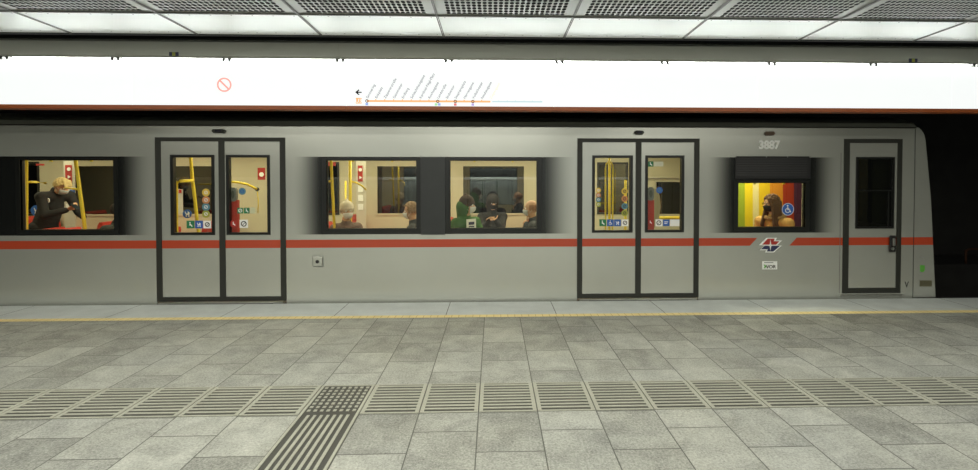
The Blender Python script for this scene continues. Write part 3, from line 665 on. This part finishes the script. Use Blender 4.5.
# wheelchair disc on the small window
o = sticker(train, 787.8, 209.3, 'round', M_BLUE, .082, Y=YT + .0075); o.name = 'wheelchair_sticker'
ob = obj('sticker_rim', MB().ring(*at(787.8, 209.3, YT + .0075), .074, .079, YT + .0035, YT + .0055), M_WHITE, o)
glyph(o, 787.8, 209.3, 'wheelchair', M_WHITE, .062, YT + .0055)

# interior: poles, grab rails, seats, partitions
def pole(pts, r=.017, name='grab_pole'):
    return obj(name, MB().tube(pts, r, 12), M_POLE, train, True)
def P(px, py, Y):
    x, z = at(px, py, Y); return (x, Y, z)
def vert(px, Y, top=2.15, bot=-.02, px2=None, r=.017):
    a = X(px, Y, 160); b = X(px2 if px2 else px, Y, 232)
    if px2: return pole([(a, Y, top)] + [P(px + (px2 - px) * t, 160 + 72 * t, Y) for t in (0, .25, .5, .75, 1)] + [(b, Y, bot)], r)
    return pole([(a, Y, bot), (a, Y, top)], r)
# left window
vert(26.5, 6.45, px2=26.5); vert(75.5, 6.6, px2=85.5, r=.021)
pole([P(26.5, 182, 6.45), P(36, 182, 6.6), P(46, 183, 6.7)], .014, 'grab_rail'); pole([P(65, 187.8, 7.2), P(79, 189.5, 6.6)], .014, 'grab_rail')
# left door
pole([(X(190.5, 6.9, 158), 6.9, 2.15), P(190.8, 160, 6.9), P(192.6, 181, 6.9), P(195.5, 205, 6.9), P(198.5, 232, 6.9), (X(199, 6.9, 233), 6.9, -.02)], .021)
pole([(X(177, 6.6), 6.6, -.02), P(176.6, 232, 6.6), P(176.4, 184, 6.6), P(177.5, 181.8, 6.6), P(180, 181.2, 6.6), P(193, 180.6, 6.88)], .019)
pole([P(228, 181.6, 7.0), P(238, 182.4, 7.1), P(246, 184, 7.2), P(252, 186.6, 7.35), P(257, 189.3, 7.5)], .017, 'grab_rail')
obj('rail_end', MB().ball(P(257.2, 189.2, 7.5), .032, 2), M_DARKSTEEL, train, True)
pole([P(257, 189.5, 7.5), P(258.3, 200, 7.5), P(258, 213, 7.5)], .006, 'cable')
# second window
vert(331, 6.75, px2=334.6, r=.019); pole([P(326, 181.5, 6.75), P(332, 181, 6.75)], .014, 'grab_rail')
vert(350, 7.0, r=.023); vert(345.4, 7.6, top=Z(181, 7.6, 345), r=.015)
pole([P(350, 181, 7.0), P(357, 183, 7.05), P(362, 186, 7.1), P(365.8, 189.6, 7.2)], .013, 'grab_rail')
# right door
pole([(X(605.5, 6.7), 6.7, -.02), P(605.5, 232, 6.7), P(605.5, 168, 6.7), P(606.3, 164, 6.7), P(608.3, 161.8, 6.7), P(610.6, 162, 6.7), P(612.6, 165, 6.7), P(613, 170, 6.7), P(612.6, 232, 6.7), (X(612.5, 6.7), 6.7, -.02)], .012)
vert(609.6, 6.9, r=.017)
vert(625.6, 6.75, top=Z(180, 6.75, 625), r=.019)
pole([P(657, 218, 6.9), P(681, 217.6, 6.9)], .022, 'grab_rail'); pole([P(680.6, 165, 6.9), P(680.6, 218, 6.9), (X(680.6, 6.9), 6.9, -.02)], .012)
# beige partition boards and door-side screens
def board(x0, x1, y, z0, z1, m=M_CREAM, name='partition_board'): return obj(name, MB().box(x0, x1, y, y + .02, z0, z1, .006), m, train)
bx_ = [P(652.5, 188, 6.6), P(657, 189, 6.6), P(659.8, 196, 6.6), P(660.6, 207, 6.6), P(659, 219, 6.6), P(656, 226, 6.6), P(652.5, 230, 6.6)]
obj('curved_screen', MB().prism([(p[0], p[2]) for p in bx_], 6.6, 6.62), M_CREAMD, train)
yw = YF - .14
x0, x1 = X(646, yw), X(690, yw)
obj('ceiling_cove', MB().box(X(646, yw), 4.3, yw - .05, yw, Z(178, yw, 665), 2.16), M_CREAM, train)
# route and notice boards on the far wall
def notice(px0, px1, py0, py1, m, Y=8.70, name='notice_board'):
    return obj(name, MB().box(X(px0, Y), X(px1, Y), Y - .01, Y, Z(py1, Y, px0), Z(py0, Y, px0)), m, train)
# white door posts with red extinguisher signs
for (a, b, r0, r1) in ((64.5, 75.5, 165, 183), (356.5, 366, 165.5, 181.5)):
    notice(a, b, 161, 232, mat('white_post', (.62, .60, .5), .4), 8.2, 'door_post')
    n_ = notice(a + 1.5, b - 3.2, r0, r1, M_RED, 8.19, 'red_notice')
    x, z = at((a + b) / 2 - .8, r0 + 4.2, 8.18); obj('symbol', MB().disc(x, z, .028, 8.168, 8.18), M_WHITE, n_)
    x, z = at((a + b) / 2 - .8, r0 + 12, 8.18); obj('symbol', MB().disc(x, z, .03, 8.168, 8.18, 3), M_WHITE, n_)
    for k in range(3): notice(a + 1.7, b - 3.0, 186 + k * 9, 192 + k * 9, M_WHITE, 8.19, 'paper_notice')
n_ = notice(70, 75, 190, 199, M_BLUE, 8.17, 'blue_notice')
n_ = notice(258, 265.4, 167.8, 179.8, M_RED, 7.9, 'red_notice'); x, z = at(261.6, 174.5, 7.88); obj('symbol', MB().disc(x, z, .035, 7.87, 7.885), M_WHITE, n_)
notice(37, 45, 163.8, 165.6, M_RED, 8.4, 'red_notice'); notice(327, 336, 162, 166, M_RED, 8.0, 'red_notice')
x, z = at(36.7, 210.5, 7.9); o = obj('round_notice', MB().disc(x, z, .085, 7.89, 7.9), M_BLUE, train); glyph(o, 36.9, 210.5, 'pram', M_WHITE, .07, 7.885)
x, z = at(187.4, 213.8, 7.4); o = obj('round_notice', MB().disc(x, z, .065, 7.39, 7.4), M_BLUE, train); glyph(o, 187.4, 213.8, 'pram', M_WHITE, .055, 7.385)
notice(178, 183, 189, 214, mat('pale_board', (.5, .5, .45), .5), 8.3, 'paper_notice'); notice(179, 181.5, 189.5, 193, M_RED, 8.28, 'red_notice')
# seats: bays of facing pairs
def seat(x, y0, y1, face, top=.93):
    """red seat for two, back at x, facing +1 or -1 along the carriage"""
    f = face
    def q(dx, z): return (x + f * dx, z)
    c = obj('seat', MB().prism([q(.04, .40), q(.47, .42), q(.50, .45), q(.47, .475), q(.06, .455)], y0, y1), M_SEAT, train)
    obj('seat_back', MB().prism([q(.0, .42), q(.07, .42), q(.0, top - .05), q(-.03, top), q(-.075, top), q(-.085, top - .05)], y0, y1), M_SEAT, c)
    obj('seat_frame', MB().box(min(x + f * .05, x + f * .4), max(x + f * .05, x + f * .4), y0 + .05, y1 - .05, -.02, .40), M_SHELL, c)
for dx in (0, SH):
    for y0, y1 in ((6.30, 7.16), (7.82, 8.68)):
        if not (dx == SH and y0 < 7):
            seat(-2.36 + dx, y0, y1, 1)
        seat(-1.02 + dx, y0, y1, -1, .86); seat(-.70 + dx, y0, y1, 1, .86)
        if not (dx == 0 and y0 < 7): seat(.62 + dx, y0, y1, -1, .86)
# long red seat back seen edge-on in the left window, and one beside the small window
obj('bench_back', MB().prism([(6.42, .60), (6.50, .62), (6.44, .885), (6.36, .90), (6.32, .87)], X(24, 6.4), X(86.5, 6.4), 'x'), M_SEAT, train)
obj('bench_seat', MB().box(X(24, 6.4), X(86.5, 6.4), 6.48, 6.9, .42, .48, .01), M_SEAT, train)
obj('folding_seat', MB().box(3.0, 3.95, 6.26, 6.72, .42, .48, .01).box(3.0, 3.95, 6.2, 6.26, .5, .86, .01), M_SEAT, train)
# striped advertising sheet behind the small window
ys = 7.3
sheet = obj('striped_screen', MB().box(X(728, ys), X(815, ys), ys, ys + .03, .1, 2.1), M_CREAM, train)
stripes = [(728, 744, (.32, .42, .03)), (744, 752, (.80, .62, .02)), (752, 758, (.80, .72, .35)), (758, 769, (.80, .55, .02)), (769, 782, (.75, .30, .03)), (782, 793, (.45, .05, .02)), (793, 803, (.10, .03, .07)), (803, 815, (.22, .18, .10))]
for a, b, c_ in stripes:
    obj('stripe', MB().prism([(X(a, ys, 170) + .0, 2.08), (X(b, ys, 170), 2.08), (X(b + 1, ys, 235), .12), (X(a + 1, ys, 235), .12)], ys - .012, ys - .002), mat('stripe_ink', c_, .5), sheet)

# ------------------------------------------------------------------ people
def skin(name, c): 
    m = mat(name, c, .5, noise=.06, nscale=60); m.node_tree.nodes['Principled BSDF'].inputs['Subsurface Weight'].default_value = .08; return m
M_SKIN = skin('skin', (.56, .33, .20)); M_SKIN2 = skin('skin_tan', (.46, .26, .15))
def cloth(name, c, n=.25): return mat(name, c, .85, noise=n, nscale=35, bump=.4)
def remeshed(name, mb, m, parent, voxel, smooth=4):
    me = bpy.data.meshes.new(name); mb.bm.to_mesh(me); mb.bm.free()
    t = bpy.data.objects.new('tmp', me); COL.objects.link(t)
    r = t.modifiers.new('r', 'REMESH'); r.mode = 'VOXEL'; r.voxel_size = voxel
    s = t.modifiers.new('s', 'SMOOTH'); s.iterations = smooth; s.factor = .5
    bpy.context.view_layer.update()
    out = bpy.data.meshes.new_from_object(t.evaluated_get(bpy.context.evaluated_depsgraph_get()))
    bpy.data.objects.remove(t); bpy.data.meshes.remove(me); out.name = name; out.materials.clear()
    return link(name, out, m, parent, True)
def limb(mb, a, b, r0, r1, sub=2, sc=(1, 1, 1)):
    a, b = Vector(a), Vector(b); n = max(2, int((b - a).length / (min(r0, r1) * .45)) + 1)
    for i in range(n + 1):
        t = i / n; mb.ball(a.lerp(b, t), r0 + (r1 - r0) * t, sub, sc)
def ik(a, b, l1, l2, pole):
    """elbow or knee between a and b"""
    a, b, pole = Vector(a), Vector(b), Vector(pole); d = b - a; D = min(d.length, (l1 + l2) * .985); u = d.normalized()
    if d.length > D: b = a + u * D
    x = (l1 * l1 - l2 * l2 + D * D) / (2 * D); h = math.sqrt(max(l1 * l1 - x * x, 0)); p = pole - u * pole.dot(u); p.normalize()
    return a + u * x + p * h, b
def hand(mb, wrist, fdir, ndir, curl=.5, side=1, s=1.0):
    """palm, four unequal bent fingers and a thumb; fdir points along the fingers, ndir out of the palm"""
    f = Vector(fdir).normalized(); n = Vector(ndir); n = (n - f * n.dot(f)).normalized(); w = f.cross(n) * side
    wr = Vector(wrist)
    for i in range(4):
        o = w * (.027 - i * .018)
        limb(mb, wr + o * .6 + f * .01, wr + f * .082 + o, .013, .0115, 1)
        base = wr + f * .085 + o; l = (.040, .046, .043, .034)[i] * s
        a1, a2 = curl * .9, curl * 1.9
        j1 = base + (f * math.cos(a1) + n * math.sin(a1)) * l; j2 = j1 + (f * math.cos(a2) + n * math.sin(a2)) * l * .85
        limb(mb, base, j1, .0095, .0085, 1); limb(mb, j1, j2, .0085, .0075, 1)
    t0 = wr + f * .025 + w * .028; t1 = t0 + (f * .6 + w * .6 + n * .35) * .042; t2 = t1 + (f * .8 + w * .1 + n * .5) * .032
    limb(mb, t0, t1, .0125, .011, 1); limb(mb, t1, t2, .0105, .009, 1)

def person(label, x, y, face, hip=.50, stand=False, lean=.08, head=(.02, 0, 0), hyaw=0, hpitch=0, hands=None, coat=None, trousers=None, hair=None, hairc=None,
           mask=None, hat=None, skinm=None, shoulder=.185, group=None, hood=False, fur=None, chest=None, long_hair=False, glasses=False, scale=1.0):
    root = thing('person', (x, y, -.02), label, 'person', group)
    A = R(face); F = Vector((math.cos(A), math.sin(A), 0)); Lf = Vector((-math.sin(A), math.cos(A), 0)); U = Vector((0, 0, 1)); O = Vector((x, y, -.02))
    def w(f, l, z): return O + F * f + Lf * l + U * z
    skinm = skinm or M_SKIN
    torso = .50; sh_z = hip + torso
    pel = w(0, 0, hip); chest_c = w(lean * .65, 0, hip + .31); neck = w(lean, 0, sh_z + .01)
    hc = w(lean + head[0] + .03, head[1], sh_z + .20 + head[2])
    hy = A + R(hyaw); hf = Vector((math.cos(hy) * math.cos(R(hpitch)), math.sin(hy) * math.cos(R(hpitch)), math.sin(R(hpitch)))); hl = Vector((-math.sin(hy), math.cos(hy), 0)); hu = hf.cross(hl)
    HM = Matrix((hf, hl, hu)).transposed()
    def h(f, l, u): return hc + hf * f + hl * l + hu * u
    b = MB()
    # head: skull, face, jaw, nose, brow, ears
    b.ball(h(-.012, 0, .022), .1, 3, (.95, .76, .98), HM); b.ball(h(.022, 0, -.03), .075, 3, (.88, .78, 1.1), HM); b.ball(h(.05, 0, -.082), .034, 2, (1, 1.05, .8), HM)
    limb(b, h(.083, 0, .012), h(.104, 0, -.022), .008, .0135, 1); b.ball(h(.094, .011, -.026), .0085, 1); b.ball(h(.094, -.011, -.026), .0085, 1)
    b.ball(h(.086, 0, -.052), .012, 1, (1, 2.0, .55), HM); b.ball(h(.084, 0, -.063), .011, 1, (1, 1.7, .6), HM)
    for s in (1, -1):
        b.ball(h(.075, s * .030, .022), .014, 1, (.8, 1.4, .6), HM); b.ball(h(.055, s * .042, -.02), .022, 1)
        b.ball(h(-.008, s * .077, -.008), .022, 1, (.7, .35, 1.25), HM)
    limb(b, hc - hu * .06 - hf * .01, neck - U * .02, .053, .058)
    # trunk
    limb(b, pel, chest_c, .115, .12, 2, (1, 1, 1)); limb(b, chest_c, neck - U * .06, .115, .07)
    shl = [w(lean, s * shoulder, sh_z - .045) for s in (1, -1)]
    limb(b, shl[0], shl[1], .058, .058)
    hipj = [w(0, s * .09, hip - .01) for s in (1, -1)]
    if stand:
        feet = [w(.12, .10, .09), w(-.16, -.10, .09)]; poles = [F, F]; l1, l2 = .43, .42
    else:
        feet = [w(.47, .12, .09), w(.50, -.11, .09)]; poles = [U + F * .6] * 2; l1, l2 = .43, .42
    legs = []
    for i in (0, 1):
        k, e = ik(hipj[i], feet[i], l1, l2, poles[i]); legs.append((hipj[i], k, e))
        limb(b, hipj[i], k, .078, .052); limb(b, k, e, .05, .036); limb(b, e - F * .03 - U * .04, e + F * .12 - U * .055, .032, .026)
    arms = []
    hands = hands or [(.30, .10, hip + .12), (.30, -.08, hip + .12)]
    for i, s in ((0, 1), (1, -1)):
        hd = hands[i]; tgt = w(*hd[:3]); e, wr = ik(shl[i], tgt, .285, .26, -U + Lf * s * .55 - F * .2)
        arms.append((shl[i], e, wr)); limb(b, shl[i], e, .046, .036); limb(b, e, wr, .036, .024)
        fd = (wr - e).normalized() if len(hd) < 4 else (F * hd[3][0] + Lf * hd[3][1] + U * hd[3][2])
        nd = (-Lf * s - U * .4) if len(hd) < 5 else (F * hd[4][0] + Lf * hd[4][1] + U * hd[4][2])
        hand(b, wr, fd, nd, hd[5] if len(hd) > 5 else .5, s)
    remeshed('body', b, skinm, root, .0075, 2)
    # eyes
    for s in (1, -1):
        e_ = obj('eye', MB().ball(h(.074, s * .031, .006), .0125, 2), M_WHITE, root, True)
        obj('iris', MB().ball(h(.083, s * .031, .006), .0062, 1), M_BLK, e_, True)
        if not hat: obj('eyebrow', MB().ball(h(.086, s * .031, .030), .011, 1, (.4, 1.6, .3), HM), hairc or M_BLK, root, True)
    # coat
    c = MB(); limb(c, pel - U * .05, chest_c, .155, .15, 2); limb(c, chest_c, neck - U * .07, .148, .09); limb(c, shl[0], shl[1], .082, .082)
    for s_, e, wr in arms:
        limb(c, s_, e, .072, .060); limb(c, e, e.lerp(wr, .92), .058, .046)
    limb(c, neck - U * .02, neck + U * .03 + F * .01, .078, .070)
    if not stand: 
        for a_, k, e in legs: limb(c, a_, a_.lerp(k, .35), .098, .092)
    else: limb(c, pel - U * .05, pel - U * .18, .15, .14)
    if hood: limb(c, neck - F * .07 + U * .0, hc - hf * .06 - hu * .02, .09, .115)
    if hood == 'up': c.ball(h(-.03, 0, .03), .123, 3, (1, .92, 1.0), HM)
    remeshed('coat', c, coat, root, .013, 3)
    if fur: 
        m_ = MB()
        for i in range(26):
            t = 2 * math.pi * i / 26; m_.ball(neck + F * (.105 * math.cos(t) - .005) + Lf * .125 * math.sin(t) + U * (.03 + random.uniform(-.012, .012) - .02 * math.cos(t)), random.uniform(.03, .042), 1)
        remeshed('fur_collar', m_, fur, root, .010, 1)
    if chest:
        cc = w(lean * .8 + .138, chest[2], hip + .42); q = MB()
        q.box(-.006, .006, -chest[0], chest[0], -chest[1], chest[1], .004)
        for v in q.bm.verts: v.co = Matrix.Rotation(A, 3, 'Z') @ v.co + cc
        p_ = obj('chest_print', q, M_WHITE, root)
        for dz, hh in ((.035, .02), (-.01, .008), (-.035, .008)):
            q = MB(); q.box(.004, .009, -chest[0] * .6, chest[0] * .6, dz - hh, dz + hh)
            for v in q.bm.verts: v.co = Matrix.Rotation(A, 3, 'Z') @ v.co + cc
            obj('print_mark', q, M_NAVY, p_)
    # trousers and shoes
    t = MB()
    for a_, k, e in legs: limb(t, a_, k, .094, .068); limb(t, k, e + U * .01, .064, .052)
    limb(t, hipj[0], hipj[1], .105, .105); remeshed('trousers', t, trousers or M_TROU, root, .013, 2)
    for a_, k, e in legs:
        t = MB(); limb(t, e - F * .045 - U * .045, e + F * .13 - U * .052, .044, .036); t.ball(e - U * .01, .05, 2); remeshed('shoe', t, M_SHOE, root, .012, 1)
    # hair
    if hair:
        g = MB()
        if hair != 'bald_sides':
            for k in range(60):                      # a cap of locks leaving the face free
                th = math.acos(1 - 1.25 * (k + .5) / 60); ph = k * 2.39996
                d = Vector((math.sin(th) * math.cos(ph), math.sin(th) * math.sin(ph), math.cos(th)))
                if d.x > .55 and d.z < .55: continue
                g.ball(h(-.014 + d.x * .095, d.y * .078, .026 + d.z * .098), .021 + random.uniform(-.004, .004), 1)
        for k in range(26):
            th = R(75 + (k % 3) * 17); ph = R(75 + (k // 3) * 26)
            g.ball(h(-.014 + math.sin(th) * math.cos(ph) * .088, math.sin(th) * math.sin(ph) * .075, .020 + math.cos(th) * .09), .024, 1)
        if hair == 'fringe':
            for k in range(9): limb(g, h(.03, -.05 + k * .0125, .11), h(.088 + random.uniform(-.006, .01), -.055 + k * .0138, .045 + random.uniform(-.012, .01)), .02, .011, 1)
        if long_hair:
            for s in (1, -1):
                for k in range(5):
                    limb(g, h(.02 - k * .022, s * .078, -.01), hc + F * (.075 - k * .03) + Lf * s * (.095 + .008 * k) - U * (.30 + .01 * k), .026, .019, 1)
                limb(g, h(.05, s * .05, .07), h(.035, s * .082, -.04), .02, .022, 1)
            for k in range(5): limb(g, h(-.09, -.05 + k * .025, 0), hc - F * .10 + Lf * (-.06 + k * .03) - U * .28, .034, .026, 1)
        remeshed('hair', g, hairc, root, .008, 1)
    if mask:
        g = bmesh.new(); bmesh.ops.create_uvsphere(g, u_segments=28, v_segments=20, radius=1)
        kill = [v for v in g.verts if v.co.x < .22 or v.co.z > .50 or v.co.z < -.93]
        bmesh.ops.delete(g, geom=kill, context='VERTS')
        for v in g.verts:
            p = v.co.copy(); bulge = 1 + .16 * max(0, p.x) ** 4
            v.co = h(.012 + p.x * .086 * bulge + (.010 if p.z > .2 and p.x > .8 else 0), p.y * .073, -.046 + p.z * .066)
        me = bpy.data.meshes.new('face_mask'); g.to_mesh(me); g.free(); mk = link('face_mask', me, mask, root, True)
        so_ = mk.modifiers.new('thick', 'SOLIDIFY'); so_.thickness = .004; so_.offset = 1
        for s in (1, -1): obj('ear_loop', MB().tube([h(.035, s * .066, -.025), h(.0, s * .083, -.005), h(-.012, s * .084, .012)], .002, 5).tube([h(.035, s * .066, -.07), h(.0, s * .080, -.035), h(-.014, s * .084, -.01)], .002, 5), mask, mk)
    if hat:
        kind, hm = hat; g = MB()
        if kind == 'knit':
            g.ball(h(-.018, 0, .050), .112, 3, (1, .86, .92), HM)
            for k in range(22): t = 2 * math.pi * k / 22; g.ball(h(-.014 + .098 * math.cos(t), .084 * math.sin(t), .030 + .012 * math.cos(t)), .021, 1)
            g.ball(h(-.03, 0, .155), .028, 1)
        elif kind == 'cap':
            g.ball(h(-.018, 0, .052), .108, 3, (1, .84, .80), HM)
            for k in range(9): t = -1.0 + k * .25; limb(g, h(.06, t * .055, .055), h(.145 - abs(t) * .03, t * .06, .045), .011, .009, 1)
        remeshed('hat', g, hm, root, .008, 2)
    if glasses:
        g = MB()
        for s in (1, -1): g.tube([h(.096, s * .008, .008), h(.098, s * .012, .020), h(.092, s * .052, .020), h(.090, s * .054, -.004), h(.098, s * .03, -.012), h(.1, s * .012, -.008)], .0035, 6).tube([h(.088, s * .054, .014), h(.0, s * .083, .010)], .003, 6)
        obj('glasses', g, M_BLK, root)
    return root, w, h, arms
M_TROU = cloth('dark_trousers', (.03, .03, .035)); M_SHOE = mat('black_shoe', (.02, .02, .02), .5)
M_DK = cloth('black_cloth', (.022, .022, .024)); M_OLIVE = cloth('olive_black_cloth', (.035, .037, .032)); M_GRN = cloth('green_quilted_cloth', (.055, .15, .04)); M_OCH = cloth('ochre_cloth', (.52, .30, .085))
M_PATT = cloth('patterned_cloth', (.17, .11, .09), .8); M_GREYC = cloth('grey_cloth', (.05, .055, .06))
M_BLOND = cloth('blond_hair', (.62, .48, .22), .3); M_BROWN = cloth('brown_hair', (.10, .05, .025), .4); M_GREYH = cloth('grey_hair', (.40, .36, .30), .3); M_DKH = cloth('dark_hair', (.03, .022, .018), .3)
M_FURB = cloth('brown_fur', (.33, .20, .09), .5); M_MASKW = mat('white_mask', (.72, .74, .74), .8); M_MASKB = mat('black_mask', (.012, .012, .014), .8); M_MASKG = mat('grey_mask', (.5, .52, .54), .8)
M_KNIT = cloth('cream_knit', (.66, .58, .46), .35); M_CAPG = cloth('olive_cap_cloth', (.07, .07, .035))

# standing in the left window, bent over a phone
px_, Yp = 60, 7.45
r_, w_, h_, arms_ = person('standing blond passenger in dark coat bending over a phone in the leftmost window', X(44, Yp), Yp - .02, -12, hip=.86, stand=True, lean=.24, head=(.08, 0, -.10), hyaw=8, hpitch=-28,
    hands=[(.58, .12, 1.0), (.52, -.06, 1.12, (.75, .35, .45), (.2, .6, .8), .75)], coat=M_DK, trousers=M_DK, hair='fringe', hairc=M_BLOND, mask=M_MASKG, hat=None, shoulder=.19)
wr = arms_[1][2]
ph = thing('mobile_phone', tuple(wr + Vector((.09, .02, .03))), 'dark mobile phone held by the blond standing passenger in the leftmost window', 'phone')
q = MB(); q.box(-.035, .035, -.0045, .0045, -.07, .07, .004)
MM = Matrix.Translation(wr + Vector((.115, .0, .05))) @ Matrix.Rotation(R(75), 4, 'Z') @ Matrix.Rotation(R(-55), 4, 'X')
q.bm.transform(MM); obj('phone_case', q, M_BLK, ph)
q = MB(); q.box(-.031, .031, -.0062, -.004, -.064, .064); q.bm.transform(MM); obj('screen', q, mat('phone_screen', (.02, .03, .04), .1), ph)
bx2, bz2 = at(46.3, 200.6, 7.2); 
bd = obj('arm_badge', MB().disc(bx2, bz2, .040, 7.20, 7.215), M_WHITE, r_); obj('badge_mark', MB().disc(bx2, bz2, .022, 7.196, 7.201), M_RED, bd)
# shoulder cut by the right edge of the left window
person('dark shoulder of a seated passenger at the right edge of the leftmost window', X(120.5, 6.95), 6.85, 0, hip=.42, coat=M_OLIVE, hair='short', hairc=M_DKH, mask=M_MASKW, lean=.02)
# second window
person('seated passenger in pale knitted hat and patterned coat in the second window from the left', X(347, 6.95), 6.9, -62, hip=.42, lean=.02, coat=M_PATT, hat=('knit', M_KNIT), mask=M_MASKW, hair='short', hairc=M_GREYH, hands=[(.25, .1, .62), (.25, -.1, .62)], shoulder=.15)
person('seated passenger with short fair hair and dark coat at the second window right side', X(419.5, 6.95), 6.85, 180, hip=.42, lean=.06, hpitch=-5, coat=M_GREYC, mask=M_MASKW, hair='short', hairc=cloth('fair_hair', (.30, .20, .12), .3), hands=[(.3, .1, .58), (.3, -.1, .58)])
# third window
person('seated passenger in green jacket with pale chest print in the third window', X(465, 6.95), 6.85, -52, hip=.50, lean=.03, hyaw=40, coat=M_GRN, hat=('knit', cloth('dark_brown_knit', (.06, .04, .03))), mask=M_MASKW, hair='short', hairc=M_BROWN, hood=True, chest=(.08, .095, 0), hands=[(.40, .14, .66), (.28, -.13, .60)], shoulder=.17)
person('seated passenger in black hood in the middle of the third window', X(492, 8.15), 8.22, -80, hip=.47, lean=.05, coat=M_DK, hood='up', mask=M_MASKB, hair='short', hairc=M_DKH, hands=[(.34, -.02, .93, (.2, -1, .1), (.3, 0, -1), .5), (.36, -.10, .90, (.2, .8, .1), (.2, 0, 1), .6)], hpitch=-12)
person('seated passenger with hand raised to the chin at the third window right edge', X(538.5, 6.95), 6.85, 172, hip=.45, lean=.07, hyaw=6, coat=M_GREYC, hair='bald_sides', hairc=cloth('ginger_hair', (.34, .17, .08), .3), mask=M_MASKG, hands=[(.17, .05, .95, (.0, -.3, 1), (-1, -.2, .2), .9), (.22, -.09, .86, (.0, .6, .8), (-.6, 0, .4), .7)])
# small window
person('seated person in ochre coat with long brown hair and black mask, small window', X(776, 6.6), 6.55, 203, hip=.52, lean=.08, head=(.03, 0, .02), hyaw=-26, shoulder=.21, hpitch=-10, coat=M_OCH, trousers=M_TROU, hair='full', hairc=M_BROWN, long_hair=True, mask=M_MASKB, fur=M_FURB, glasses=True, hands=[(.26, .1, .60), (.26, -.1, .60)])
